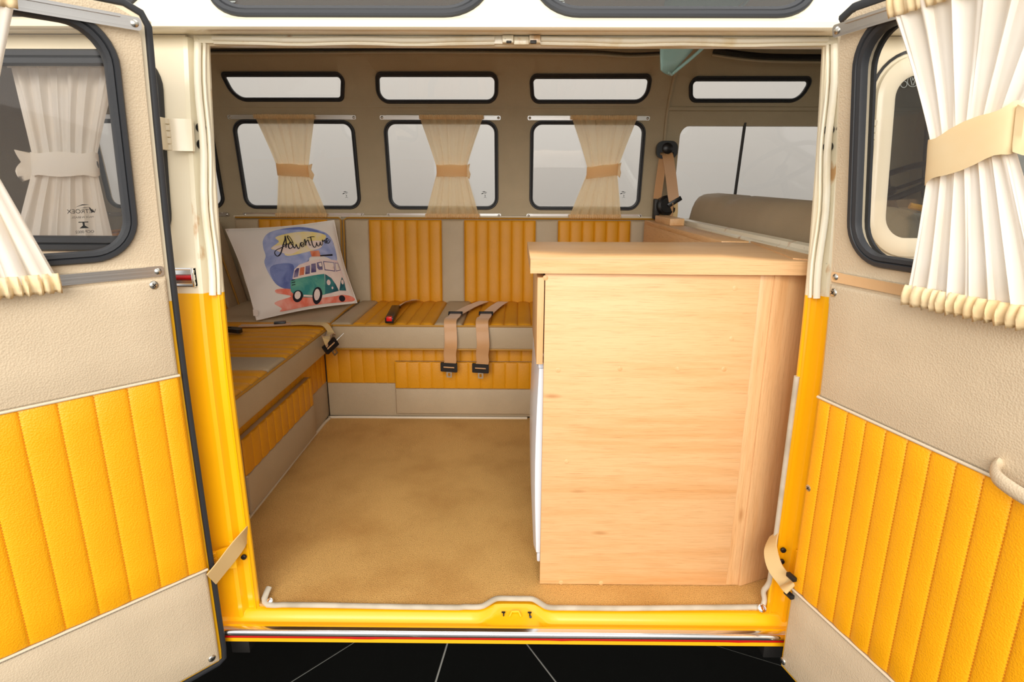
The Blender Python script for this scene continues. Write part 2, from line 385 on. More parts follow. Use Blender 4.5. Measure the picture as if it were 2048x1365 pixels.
wf = MB().plate(rect(-2.15, 1.85, -.06, 1.505), holes, lambda u, v, d: mfar(u, v, -d), .03, .09)
wfar = tag(build(wf, 'wall_far', 'liner'), 'beige vinyl-lined far side wall of the van', 'wall', kind='structure')
m = MB().tube([(-2.1, yfar(1.305) - .002, 1.305), (.66, yfar(1.305) - .002, 1.305)], .006, .004); build(m, 'seam_roll', 'liner', wfar)
m = MB().tube([(-2.1, yfar(1.29) - .001, 1.287), (.66, yfar(1.29) - .001, 1.287)], .003, .003); build(m, 'seam_roll', 'liner', wfar)
m = MB().tube([(.665, yfar(z) - .004, z) for z in [.8 + .04 * i for i in range(18)]], .012, .008); build(m, 'pillar_roll', 'liner', wfar)
m = MB().tube([(.66, yfar(1.30) - .008, 1.30), (1.8, yfar(1.30) - .008, 1.30)], .010, .008); build(m, 'seam_roll', 'liner', wfar)

def rail(parent, mp, u0, u1, v, d=.006, hw=.009, slope=0):
    pts = [(u0, v), (u1, v)]
    m = MB().plate(rloop(rect(u0, u1, v - hw, v + hw), .006), [], lambda a, b, q: mp(a, b, d + q), .002, .2)
    m.plate(rect(u0 + .03, u1 - .03, v + hw * .55, v + hw), [], lambda a, b, q: mp(a, b, d + .002 + q), .004, .2)
    o = build(m, 'curtain_rail', 'alu', parent)
    for u in (u0 + .010, u1 - .010):
        c_ = mp(u, v, d + .002); nn = (mp(u, v, d + .02) - c_).normalized(); mm = MB().lathe(c_, nn, [(.006, 0), (.006, .001), (.004, .003), (0, .0036)], 12); build(mm, 'screw', 'steel', o)
    return o
def far_window(idx, cor, rad, desc, rails=None, dark=True):
    cx = sum(c_[0] for c_ in cor) / len(cor); z0 = min(c_[1] for c_ in cor)
    t_ = thing('window_%d' % idx, (cx, yfar(z0), z0), desc, 'window', kind='structure')
    if dark: build(seal(cor, rad, mfar, .017, .010), 'rubber_seal', 'rubber', t_)
    build(pane(cor, rad, mfar, .004 if dark else -.006, -.008), 'glass', 'glass', t_)
    if rails:
        for v in rails: rail(t_, mfar, min(c_[0] for c_ in cor) - .012, max(c_[0] for c_ in cor) + .012, v)
    return t_
zr0, zr1 = far(900, 431).z, far(900, 236).z
far_window(1, *WIN0, 'far-side rear window cut off by the left door jamb', (zr0, zr1))
wn = ['far-side window left of centre behind the printed pillow', 'middle far-side window above the bench backrest', 'far-side window nearest the shoulder belt']
for i, (c_, r_) in enumerate(WIN):
    t_ = far_window(2 + i, c_, r_, wn[i], (zr0, zr1))
    # small maker's mark low on the glass
    p = far((692, 970, 1248)[i], 389); k = .0022; mk = MB()
    def blob(pts): mk.plate([(p.x + a * k, p.z + b * k) for a, b in pts], [], lambda u, v, d: mfar(u, v, -.0035 - d), .0004, .05)
    blob([(-7, 5), (-2, 6.5), (6, 3.5), (0, 5)]); blob([(-8, 1.5), (-4, 3), (-3.5, 1.2), (-7, .2)]); blob([(-4, 3.4), (3, 4.4), (3, 3.9), (-3, 2.6)])
    blob([(-1, -2), (1.2, -2), (.6, -4), (-.4, -4)]); blob([(-4, -8), (.3, -5), (4, -8), (.2, -6)]); blob([(-2, 1), (2.5, 1.8), (2.6, 1.2), (-1.8, .4)])
    build(mk, 'maker_mark', 'ink', t_)
rn = ['leftmost slim roof-edge window with a slanted end', 'second slim roof-edge window from the left', 'third slim roof-edge window beside the roof pillar', 'slim roof-edge window over the cab side glass']
for i, (c_, r_) in enumerate(ROOFW): far_window(5 + i, c_, r_, rn[i])
tcw = far_window(9, *CABW, 'unframed cab side window behind the front seat', dark=False)
a, b = far(1490, 250), far(1469, 395); m = MB().tube([mfar(a.x, a.z + .01, -.004), mfar(b.x, zcb, -.004)], .008, .007); build(m, 'glass_divider', 'dark', tcw)
tcv = far_window(10, *CABV, 'black-framed quarter window at the front of the cab')
m = MB().tube([mfar(1.46, zcb, .01), mfar(1.46, zct, .01), mfar(1.62, zct, .01), mfar(1.76, zcb, .01)], .014, .012); build(m, 'frame_bar', 'rubber', tcv)

# ---- ceiling / roof
cp = [(yfar(z), z) for z in (1.50,)] + [(1.36, 1.517), (1.2, 1.535), (.85, 1.55), (.5, 1.535), (.33, 1.51), (.26, 1.47)]
m = MB().loft([[V((x, y, z)) for y, z in cp] for x in (-2.15, -1, 0, 1, 1.85)], False); m2 = MB().loft([[V((x, y, z + .03)) for y, z in cp] for x in (-2.15, -1, 0, 1, 1.85)], False)
m.v += m2.v; n_ = len(m.v) // 2; m.f += [tuple(i + n_ for i in f) for f in m2.f]
ceil = tag(build(m, 'ceiling', 'liner'), 'beige headliner roof of the van', 'ceiling', kind='structure')
sg = smooth([(-1.6, 1.40, 1.487), (-.9, 1.39, 1.488), (-.45, 1.39, 1.492), (0, 1.39, 1.490), (.3, 1.39, 1.486), (.45, 1.39, 1.478), (.62, 1.39, 1.486)], 6); m = MB().tube(sg, .004, .012); build(m, 'sunroof_gap', 'black', ceil)
m = MB().tube([p + V((0, .012, -.009)) for p in sg], .006, .008); build(m, 'headliner_roll', 'liner', ceil)
sg = smooth([(.78, 1.40, 1.494), (.9, 1.38, 1.474), (1.05, 1.38, 1.466), (1.5, 1.38, 1.464)], 6); m = MB().tube(sg, .012, .02); build(m, 'sunroof_gap', 'black', ceil)
m = MB().tube([p + V((0, .012, -.016)) for p in sg], .006, .01); build(m, 'headliner_roll', 'liner', ceil)

# ---- ends of the van
m = MB().plate(rect(-.02, 1.68, -.06, 1.50), [rloop(rect(.35, 1.32, .88, 1.25), .07)], lambda u, v, d: V((-2.13 - d, u, v)), .03, .3); tag(build(m, 'wall_rear', 'liner'), 'rear end wall of the van, out of sight behind the left bench', 'wall', kind='structure')
m = MB().plate(rect(-.0, 1.66, -.06, 1.50), [rloop(rect(.12, .80, .90, 1.30), .06), rloop(rect(.87, 1.55, .90, 1.30), .06)], lambda u, v, d: V((1.82 + d - (v - .9) * .12, u, v)), .03, .25)
wfr = tag(build(m, 'wall_cab', 'liner'), 'cab front wall with the two windscreen openings', 'wall', kind='structure')
build(MB().plate(rloop(rect(.35, 1.32, .88, 1.25), .07, -.01), [], lambda u, v, d: V((-2.145 - d, u, v)), .004, .3), 'glass', 'glass', bpy.data.objects['wall_rear'])
for ya, yb in ((.12, .80), (.87, 1.55)):
    build(MB().plate(rloop(rect(ya, yb, .90, 1.30), .06, -.01), [], lambda u, v, d: V((1.835 + d - (v - .9) * .12, u, v)), .004, .3), 'windscreen_pane', 'glass', wfr)
    build(MB().tube([V((1.818 - (v - .9) * .12, u, v)) for u, v in rloop(rect(ya, yb, .90, 1.30), .06)], .010, None, True, 8), 'windscreen_seal', 'rubber', wfr)
m = MB().box(-2.10, 1.80, .065, 1.66, -.065, -.012, .01); m.box(-2.12, -1.45, .05, 1.66, .0, .52, .01); tag(build(m, 'floor_pan', 'liner'), 'van floor pan and rear deck under the carpet', 'floor', kind='structure')

# ---- door side of the body
XO, XI = .645, .612
RWIN = (rect(-1.26, -.692, .838, 1.222), .075); CWIN = (rect(.705, 1.24, .845, 1.205), .07)
wd = thing('wall_door_side', (0, 0, -.06), 'two-tone cream and yellow body side around the open doorway', 'wall', kind='structure')
MID = .753
m = MB().plate(rect(-2.13, -XO, MID, 1.250), [rloop(*RWIN, .01)], lambda u, v, d: mside(u, v, -d), .028, .07); build(m, 'upper_skin', 'cream', wd)
m = MB().plate(rect(.630, 1.84, MID, 1.250), [rloop(*CWIN, .0)], lambda u, v, d: mside(u, v, -d), .028, .07); build(m, 'upper_skin', 'cream', wd)
for a, b in ((-2.13, -XO), (.630, 1.84)):
    m = MB().plate(rect(a, b, -.068, MID), [], lambda u, v, d: mside(u, v, -d), .028, .1); build(m, 'lower_skin', 'yellow', wd)
def jamb(sg, z0, z1, name, mat):
    XO, XI = (.645, .613) if sg < 0 else (.632, .602)
    prof = [(XO + .004, -.002), (XO - .004, 0), (XO - .008, .010), (XO - .012, .016), (XO - .024, .017), (XO - .026, .012), (XO - .032, .010), (XI, .012), (XI - .004, .018), (XI - .004, .024), (XO + .016, .030)]
    k = 14; zz = [z0 + (z1 - z0) * i / k for i in range(k + 1)]
    m = MB().loft([[V((sg * x, lean(z) + y, z)) for x, y in prof] for z in zz], True, True); build(m, name, mat, wd, 30)
for sg in (-1, 1): jamb(sg, MID, 1.246, 'jamb_upper', 'cream_rust'); jamb(sg, -.035, MID, 'jamb_lower', 'yellow')
# header: gutter lip, soffit and rebate
hp = [(.030, 1.272), (.022, 1.262), (.021, 1.252), (.026, 1.2485), (.032, 1.2475), (.086, 1.2515), (.088, 1.238), (.094, 1.234), (.11, 1.234), (.11, 1.29), (.06, 1.29)]
m = MB().loft([[V((x, y, z)) for y, z in hp] for x in [-2.13 + .2 * i for i in range(20)] + [1.84]], True, True); build(m, 'gutter', 'cream', wd, 30)
m = MB().loft([[V((x, y, z)) for y, z in [(.082, 1.2505), (.083, 1.237), (.086, 1.237), (.086, 1.2505)]] for x in [-XI - .02, -.3, 0, .3, XI + .02]], True, True); build(m, 'rebate_strip', 'cream_rust', wd)
# cream weatherstrips on the upper rebate
for x0, x1 in ((-.595, -.045), (.045, .60)):
    pt = [V((x0 + (x1 - x0) * i / 12, .082, 1.2455 + .0012 * sin(i * 1.3) - (.002 if 0 < i < 12 else 0))) for i in range(13)]
    m = MB().tube(pt, .0055, .006, n=10, ref=(0, 0, 1)); m.tube([p + V((0, .006, -.0075)) for p in pt], .0035, .006, n=8, ref=(0, 0, 1)); build(m, 'weatherstrip', 'cream_rubber', wd)
for sg in (-1, 1):
    pt = [V((sg * ((.614 if sg < 0 else .603) + .010 - .002 * sin(i * .9)), lean(z) + .004 + .0015 * sin(i), z)) for i, z in enumerate([MID - .004 + (1.240 - MID) * i / 14 for i in range(15)])]
    m = MB().tube(pt, .007, .006, n=10, ref=(1, 0, 0)); m.tube([p + V((-sg * .010, .008, 0)) for p in pt], .004, .005, n=8, ref=(1, 0, 0)); build(m, 'weatherstrip', 'cream_rubber', wd)
# striker plate in the header
st = MB().box(-.030, -.008, .070, .084, 1.236, 1.250, .002).box(.022, .044, .070, .084, 1.236, 1.250, .002).box(-.008, .022, .076, .086, 1.234, 1.249, .002); so = build(st, 'striker', 'cream_rust', wd)
build(MB().box(.024, .036, .066, .072, 1.234, 1.240, .001).box(-.022, -.012, .066, .072, 1.235, 1.239, .001), 'rust_spot', 'dark', so)
# hinge bolts in the rebate
for sg in (-1, 1):
    for z in (1.046, 1.078):
        build(MB().lathe((sg * ((XO if sg < 0 else .632) - .018), lean(z) + .010, z), (0, -1, 0), [(.0095, -.002), (.0095, .003), (.0065, .0045), (.006, .0015), (0, .0015)], 16), 'hinge_bolt', 'dark', wd)
    for z in (.135, .165):
        build(MB().lathe((sg * ((XO if sg < 0 else .632) - .018), lean(z) + .010, z), (0, -1, 0), [(.0062, -.002), (.0062, .002), (.0045, .0035), (.004, .0015), (0, .0015)], 16), 'hinge_bolt', 'dark', wd)
# chrome belt-line trim with red insert
for k, (a, b) in enumerate(((-2.1, -XO - .006), (.640, 1.82))):
    z = .787; y = lean(z)
    tt = thing('trim_%d' % (1 + k), ((a + b) / 2, y, z), 'chrome belt-line trim with red insert %s' % ('left of the doorway', 'right of the doorway')[k], 'trim', kind='structure')
    m = MB().loft([[V((x, y + q, z + r_)) for q, r_ in [(.002, -.019), (-.008, -.019), (-.010, -.0165), (-.006, -.014), (-.009, -.006), (-.006, -.0045), (-.006, .0045), (-.009, .006), (-.006, .014), (-.010, .0165), (-.008, .019), (.002, .019)]] for x in (a, b)], True, True); build(m, 'chrome_strip', 'chrome', tt, 20)
    e = b if k == 0 else a; sg = -1 if k == 0 else 1
    build(MB().box(min(e, e + sg * .005), max(e, e + sg * .005), y - .0125, y, z - .0195, z + .0195, .0015), 'end_cap', 'chrome', tt)
    m = MB().loft([[V((x, y + q, z + r_)) for q, r_ in [(-.004, -.004), (-.009, -.004), (-.0115, 0), (-.009, .004), (-.004, .004)]] for x in ((a, b - .006) if k == 0 else (a + .006, b))], True, True); build(m, 'red_insert', 'redtrim', tt)

# ---- sill
sl = thing('sill', (0, 0, -.07), 'yellow painted door sill with a latch recess under the doorway', 'sill', kind='structure')
def bumpf(x): 
    q = abs(x - .0) ; return 0 if q > .085 else (1 if q < .038 else .5 + .5 * cos(pi * (q - .038) / .047))
xs = [-.70 + 1.345 * i / 70 for i in range(71)]
lo = []
for x in xs:
    k = bumpf(x); prof = [(.06, -.010), (.012 + .024 * k, -.006), (.006 + .024 * k, -.009), (.000 + .020 * k, -.020 + .006 * k), (-.008 + .010 * k, -.026 + .008 * k), (-.020, -.0225), (-.028, -.0165), (-.034, -.0165), (-.036, -.020), (-.036, -.057), (-.033, -.060), (.06, -.060)]
    lo.append([V((x, y, z)) for y, z in prof])
build(MB().loft(lo, True, True), 'sill_step', 'yellow', sl, 35)
m = MB()
for x in (-.026, .036): m.box(x - .0045, x + .0045, .010, .0125, -.0115, -.0085); m.box(x - .001, x + .002, .006, .0125, -.017, -.0105)
m.lathe((.038, .004, -.0165), (0, -.7, .7), [(.003, -.001), (.003, .002), (0, .002)], 10); build(m, 'latch_slot', 'black', sl)
m = MB().tube([(-.012, .004, -.0165), (-.006, .014, -.010), (.010, .0145, -.010), (.016, .004, -.0165)], .003, .003); build(m, 'latch_lip', 'yellow', sl)
tr = thing('trim_3', (-.02, -.04, -.06), 'long chrome sill trim with a thin red line', 'trim', kind='structure')
prof = [(.002, -.046), (-.002, -.046), (-.004, -.043), (-.004, -.036)] + [(-.003 - .0085 * sin(pi * i / 14) - .002, -.0345 + .0175 * (1 - cos(pi * i / 14)) / 2) for i in range(1, 14)] + [(.002, -.0165)]
build(MB().loft([[V((x, -.036 + y, z)) for y, z in prof] for x in (-.705, -.3, 0, .3, .65)], True, True), 'chrome_strip', 'chrome', tr, 60)
rp = [V((-.705 + 1.355 * i / 40, -.0405, -.0395 - (.0015 if i in (10, 11, 24, 36) else 0))) for i in range(41)]
build(MB().tube(rp, .0028, .002, ref=(0, 0, 1)), 'red_line', 'redtrim', tr)
for i, (x, ds) in enumerate(((-.655, 'left'), (.615, 'right'))):
    o = thing('jack_bracket', (x, .02, -.14), 'small dark jacking bracket hanging under the %s end of the sill' % ds, 'bracket', 'jacking brackets under the sill')
    build(MB().box(x - .022, x + .022, -.005, .0, -.118, -.072, .002), 'face_plate', 'dark', o); [build(MB().box(x + q - .0025, x + q + .0025, .0, .04, -.115, -.072, .001), 'side_flange', 'dark', o) for q in (-.0195, .0195)]

# ---- carpet and the grey edge strip
cb = [(-.80, 1.2), (-.80, .02), (-.60, .02)] + [(x, .02 + .030 * bumpf(x)) for x in [-.12 + .012 * i for i in range(21)]] + [(.60, .02), (.672, .06), (.672, 1.2)]
m = MB().plate(cb[::-1], [], lambda u, v, d: V((u, v, .0 - d)), .010, .12); tag(build(m, 'carpet', 'carpet'), 'mustard loop-pile carpet covering the van floor', 'carpet')
es = thing('edge_strip', (0, .02, 0), 'pale grey rubber edging along the carpet at the doorway', 'edging')
pt = [V((-.598, .055, .02)), V((-.600, .03, .008)), V((-.585, .0135, .003))] + [V((x, .0125 + .031 * bumpf(x) + .002 * sin(x * 9), .003)) for x in [-.55 + .03 * i for i in range(15)]] + [V((x, .0125 + .031 * bumpf(x), .003)) for x in [-.12 + .015 * i for i in range(17)]] + [V((x, .0125 + .008 * max(0, x - .25) / .3, .003)) for x in [.16 + .04 * i for i in range(11)]] + [V((.583, .0215, .003))]
build(MB().tube(smooth(pt, 2), .0055, .0075, n=10, ref=(0, 0, 1)), 'strip', 'grey_rubber', es)
pt = [(.586, .016, .006), (.592, .022, .022), (.588, .024, .045), (.596, .022, .065), (.598, .02, .10), (.598, .02, .30), (.597, .02, .58)]
build(MB().tube(smooth(pt, 4), .0065, .006, n=10), 'upright_strip', 'grey_rubber', es)
c_ = V((.583, .010, .009)); so = build(MB().lathe(c_, (0, -.8, .6), [(.010, -.003), (.010, .001), (.0085, .0025), (.004, .003), (.0035, .0012), (0, .0012)], 18), 'grommet', 'chrome', es)
build(MB().lathe((-.583, .02, .009), (0, -.8, .6), [(.007, -.003), (.007, .001), (.004, .003), (0, .0032)], 14), 'grommet', 'chrome', es)
m = MB().tube(smooth([(-.795, .12, .004), (-.797, .4, .004), (-.80, 1.0, .004), (-.795, 1.16, .004), (-.77, 1.182, .004), (-.5, 1.184, .004), (.05, 1.186, .004)], 6), .006, .006)
tag(build(m, 'floor_piping', 'beige_piping'), 'beige piping along the foot of the two benches', 'piping')

# ---- roof slope over the doors, with its skylights
AL = math.radians(58)
def mroof(u, v, d): return V((u, .024 + v * cos(AL) - d * sin(AL), 1.2625 + v * sin(AL) + d * cos(AL)))
SK = [(-1.20, -.700), (-.588, -.052), (.030, .560), (.665, 1.2)]
SKC = [(rect(a, b, .007, .195), .085) for a, b in SK]
m = MB().plate(rect(-2.13, 1.84, 0, .235), [rloop(c_, r_, .008) for c_, r_ in SKC], lambda u, v, d: mroof(u, v, -d), .02, .09)
tag(build(m, 'roof_slope', 'cream'), 'cream roof edge above the open doorway', 'roof', kind='structure')
kn = ['left rear', 'left of the two above the doorway', 'right of the two above the doorway', 'over the cab door']
for i, (c_, r_) in enumerate(SKC):
    p = mroof((SK[i][0] + SK[i][1]) / 2, .007, 0); t_ = thing('window_%d' % (11 + i), p, 'roof skylight with wide black rubber surround, ' + kn[i], 'skylight', kind='structure')
    build(seal(c_, r_, mroof, .025, .008), 'rubber_seal', 'rubber', t_); build(pane(c_, r_, mroof, .012, .002), 'glass', 'glass_dark', t_)
    if i in (1, 2):
        x = SK[i][0] + (.055 if i == 1 else .050)
        m = MB()
        for j, s_ in enumerate((6, 8, 7, 8)): m.plate(rect(x - .0008 * s_, x + .0008 * s_, .056 - .0055 * j, .059 - .0055 * j), [], lambda u, v, d: mroof(u, v, .0028 + d), .0003, .05)
        m.lathe(mroof(x, .066, .0028), mroof(0, 0, 1) - mroof(0, 0, 0), [(.0045, 0), (.0045, .0003)], 12); build(m, 'maker_mark', 'palemark', t_)

# ---- rear side window and cab door window on the door side
t_ = thing('window_15', (-.97, lean(.84), .84), 'rear side window of the body seen past the left door', 'window', kind='structure')
build(seal(*RWIN, mside, .030, .012), 'rubber_seal', 'rubber', t_); build(pane(*RWIN, mside, .022, .002), 'glass', 'glass', t_)
t_ = thing('window_16', (.97, lean(.84), .84), 'cab door window seen through the right door glass', 'window', kind='structure')
m = MB(); lo = [[mside(u, v, d) for u, v in rloop(*CWIN, i, 9)] for i, d in ((-.012, -.002), (-.010, .008), (0, .012), (.018, .010), (.026, .004), (.026, -.006))]; build(m.loft(lo, True, False, True), 'cream_frame', 'cream', t_)
build(MB().tube([mside(u, v, .002) for u, v in rloop(*CWIN, -.020, 9)], .004, .003, True, 8), 'door_gap', 'rubber', t_)
build(pane(*CWIN, mside, .022, -.002), 'glass', 'glass_dark', t_)
m = MB()
pq = V((.757, 1.168)); 
def ringm(cx, cz, r, a0=0, a1=2 * pi, n=20): m.ribbon([mside(cx + r * cos(a0 + (a1 - a0) * i / n), cz + r * sin(a0 + (a1 - a0) * i / n), .0005) for i in range(n + 1)], (0, -1, 0), .0004, .0012)
ringm(.765, 1.168, .0105); ringm(.748, 1.162, .006)
for a, b in (((-.006, .008), (-.001, -.008)), ((.006, .008), (.001, -.008)), ((-.003, .009), (0, .001)), ((.003, .009), (0, .001))): m.ribbon([mside(.765 + a[0], 1.168 + a[1], .0005), mside(.765 + b[0], 1.168 + b[1], .0005)], (0, -1, 0), .0004, .0012)
build(m, 'etched_mark', 'palemark', t_)

# ------------------------------------------------------------------ doors
class Leaf:
    def __init__(s, hx, hy, az, side):
        s.h = V((hx, hy, 0)); a = math.radians(az); s.d = V((cos(a), sin(a), 0)); s.n = V((-s.d.y, s.d.x, 0)) * side
    def mp(s, u, v, d): p = s.h + s.d * u + s.n * (lean(v) + d); return V((p.x, p.y, v))
    def pick(s, x, y, off=0):
        z = 1
        for _ in range(10):
            p = on(x, y, s.h + s.n * (lean(z) + off), s.n); z = p.z
        return (p - s.h).dot(s.d), z
def door(idx, L, hem, mid, top, seams, desc, screws):
    zb_, zt_, wdt = -.088, 1.252, .598
    D = thing('door_%d' % idx, L.mp(0, zb_, 0), desc, 'door', kind='structure'); mp = L.mp
    def part(m, n, mat, par=D, ang=40): return build(m, n, mat, par, ang)
    WC = (rect(.045, wdt - .045, .838, 1.226), .075); hole = rloop(*WC, .008)
    # outer skin in two colours, then the black edge rubber, then the inner frame
    cham = [(.0, zb_ + .0), (wdt + .01, zb_ - .0), (wdt + .01, MID), (-.012, MID), (-.012, zb_ + .03), (0, zb_)]
    part(MB().plate([(-.004, zb_ - .004), (wdt + .01, zb_ - .004), (wdt + .01, MID), (-.014, MID), (-.014, zb_ + .01)], [], lambda u, v, d: mp(u, v, -.052 + d), .006, .09), 'outer_skin_lower', 'yellow')
    part(MB().plate([(-.014, MID), (wdt + .01, MID), (wdt + .01, zt_ - .06), (wdt - .05, zt_ + .006), (.03, zt_ + .006), (-.014, zt_ - .02)], [hole], lambda u, v, d: mp(u, v, -.026 + d), .005, .09), 'outer_skin_upper', 'cream')
    part(MB().plate([(.0, zb_), (wdt + .004, zb_), (wdt + .004, MID), (-.002, MID), (-.002, zb_ + .01)], [], lambda u, v, d: mp(u, v, -.046 + d), .038, .09), 'core_lower', 'yellow')
    part(MB().plate([(-.002, MID), (wdt + .004, MID), (wdt + .004, zt_ - .06), (wdt - .05, zt_), (.03, zt_), (-.002, zt_ - .02)], [hole], lambda u, v, d: mp(u, v, -.021 + d), .013, .09), 'core_upper', 'cream')
    er = [(-.003, zb_ + .006)] + [(-.005, zb_ + .03 + (zt_ - zb_ - .06) * i / 20) for i in range(21)] + [(.004, zt_ - .012), (.03, zt_ - .001), (.3, zt_), (wdt - .05, zt_), (wdt, zt_ - .06), (wdt + .002, .5), (wdt + .002, zb_), (.3, zb_ - .003), (.01, zb_ - .001)]
    if idx == 1: part(MB().tube([mp(u, v, -.008) for u, v in er], .005, .006, True, 8, ref=tuple(L.n * -1)), 'edge_rubber', 'rubber')
    else: part(MB().tube([mp(u, v, -.010) for u, v in er[22:-3]], .006, .008, False, 8, ref=tuple(L.n * -1)), 'edge_rubber', 'rubber')
    # vinyl covered upper frame around the glass
    fr = [(.010, top - .004), (wdt - .006, top - .004), (wdt - .006, zt_ - .07), (wdt - .055, zt_ - .010), (.045, zt_ - .010), (.018, zt_ - .022), (.010, zt_ - .05)]
    part(MB().plate(fr, [hole], lambda u, v, d: mp(u, v, -.008 + d), .008, .07), 'vinyl_frame', 'vinyl_beige')
    part(seal(*WC, mp, .021, .010), 'rubber_seal', 'rubber')
    part(seal(*WC, lambda u, v, d: mp(u, v, -.026 - d), .015, .004), 'outer_rubber_seal', 'rubber')
    g = part(pane(*WC, mp, .010, -.008, .004), 'glass', 'glass')
    # trim panels
    e0 = .008; s1 = wdt - .008
    part(MB().pad(mp, e0, s1, zb_ + .012, hem, .010, er=.008, base=-.006), 'lower_panel', 'vinyl_beige')
    y = part(MB().pad(mp, e0, s1, hem, mid, .013, seams, 'u', .0042, .006, base=-.006), 'ribbed_panel', 'vinyl_yellow')
    part(MB().pad(mp, e0, s1, mid, top, .011, er=.008, base=-.006), 'upper_panel', 'vinyl_beige')
    m = MB()
    for u in seams:
        v = hem + .006
        while v < mid - .008:
            m.obox(mp(u, v + .002, .0034), L.d, V((0, 0, 1)), L.n, .0005, .0016, .0008); v += .0058
    part(m, 'stitching', 'stitch_y', y)
    m = MB()
    for vv in (hem - .006, mid + .006):
        u = e0 + .004
        while u < s1 - .004: m.obox(mp(u, vv, .0048), V((0, 0, 1)), L.d, L.n, .0006, .0017, .0007); u += .0052
    part(m, 'hem_stitching', 'stitch_b')
    for vv in (mid + .0015, hem - .0015): part(MB().tube([mp(e0 + (s1 - e0) * i / 10, vv, .0058) for i in range(11)], .0028, .0028), 'piping', 'beige_piping')
    for v, d in ((.8135 if idx == 1 else .808, .002), (1.218, .014)): rail(D, mp, .012, wdt - .02, v, d, .0095)
    for u, v in screws:
        c0 = mp(u, v, .0045); screw(c0, L.n, .008, 'steel', D)
    return D, g
LL = Leaf(-.662, -.066, 228, 1); LR = Leaf(.602, -.062, -75, -1)
D1, G1 = door(1, LL, .166, .604, .801, [.045 + .0535 * i for i in range(11)], 'open left door leaf with beige and yellow ribbed vinyl trim', [(.032, .789), (.026, -.056)])
D2, G2 = door(2, LR, .130, .566, .794, [.040 + .0425 * i for i in range(13)], 'open right door leaf with beige and yellow ribbed vinyl trim and pull handle', [(.022, .779), (.016, -.058), (.018, .372)])
# maker's mark on the left door glass, seen from inside so mirrored
uc, vc = LL.pick(160, 425, -.02); pl = lambda dx, dy: (lambda x, y: LL.mp(uc - x - dx, vc + y + dy, -.0072))
mk = MB()
for bd, sz, dy in (('VETROEX', .0095, -.001), ('MADE IN BRAZIL', .0042, -.009), ('OCP 0002', .0062, -.034), ('21 ······', .0042, -.042)):
    q = text_mesh(bd, sz, pl(0, dy), True); mk.add(q.v, q.f)
for P_ in ([(-.014, .008), (-.004, .0085), (.012, .004), (.0, .0072)], [(-.012, .013), (-.002, .0135), (.010, .008), (0, .0115)], [(-.018, .0), (-.012, .0085), (-.0105, .0085), (-.0135, 0)]):
    mk.add([LL.mp(uc + a, vc + b, -.0072) for a, b in P_], [(0, 1, 2, 3)])
for P_ in ([(-.007, -.015), (.007, -.015), (.007, -.0165), (-.007, -.0165)], [(-.0015, -.0165), (.0015, -.0165), (.0015, -.0225), (-.0015, -.0225)], [(-.007, -.026), (-.0015, -.0215), (.0015, -.0215), (.007, -.026)]):
    mk.add([LL.mp(uc + a, vc + b, -.0072) for a, b in P_], [(0, 1, 2, 3)])
build(mk, 'maker_mark', 'ink', G1)
# pull handle on the right door
a, b = LR.pick(1984, 936, .02)
pt = [LR.mp(a + s_, b + dz, o_) for s_, dz, o_ in ((-.003, .003, .004), (.003, -.002, .018), (.02, -.008, .030), (.06, -.014, .034), (.12, -.014, .034), (.15, -.008, .026), (.165, 0, .006))]
build(MB().tube(smooth(pt, 5), .011, .006, n=10, ref=(0, 0, 1)), 'pull_handle', 'vinyl_beige', D2)
# hinges
def hinges(L, D, sg):
    for z, hh, mat in ((1.062, .030, 'cream'), (.150, .026, 'yellow')):
        y = lean(z) - .010; xe = XO - .012
        m = MB().loft([[V((sg * x, y + q + (lean(zz) - lean(z)), zz)) for x, q in [(xe, .004), (xe, -.004), (xe + .022, -.010), (xe + .036, -.020), (xe + .040, -.019), (xe + .026, -.006), (xe + .010, .006)]] for zz in (z - hh, z, z + hh)], True, True)
        h = build(m, 'hinge', mat, D)
        kx = V((sg * (xe + .040), y - .021, 0)); m = MB()
        for i in range(5): m.lathe(kx + V((0, 0, z - hh + i * hh * .4)), (0, 0, 1), [(.0065, .0006), (.0075, .0014), (.0075, hh * .4 - .0014), (.0065, hh * .4 - .0006)], 14)
        build(m, 'knuckle', mat, h)
        e = L.mp(.010, z, -.040); dv = (e - V((kx.x, kx.y, z))); dv.z = 0
        m = MB().obox(V((kx.x, kx.y, z)) + dv * .5, dv.normalized(), V((0, 0, 1)), dv.normalized().cross(V((0, 0, 1))), dv.length / 2 + .002, hh * .98, .003, .001); build(m, 'door_wing', mat, h)
hinges(LL, D1, -1); hinges(LR, D2, 1)

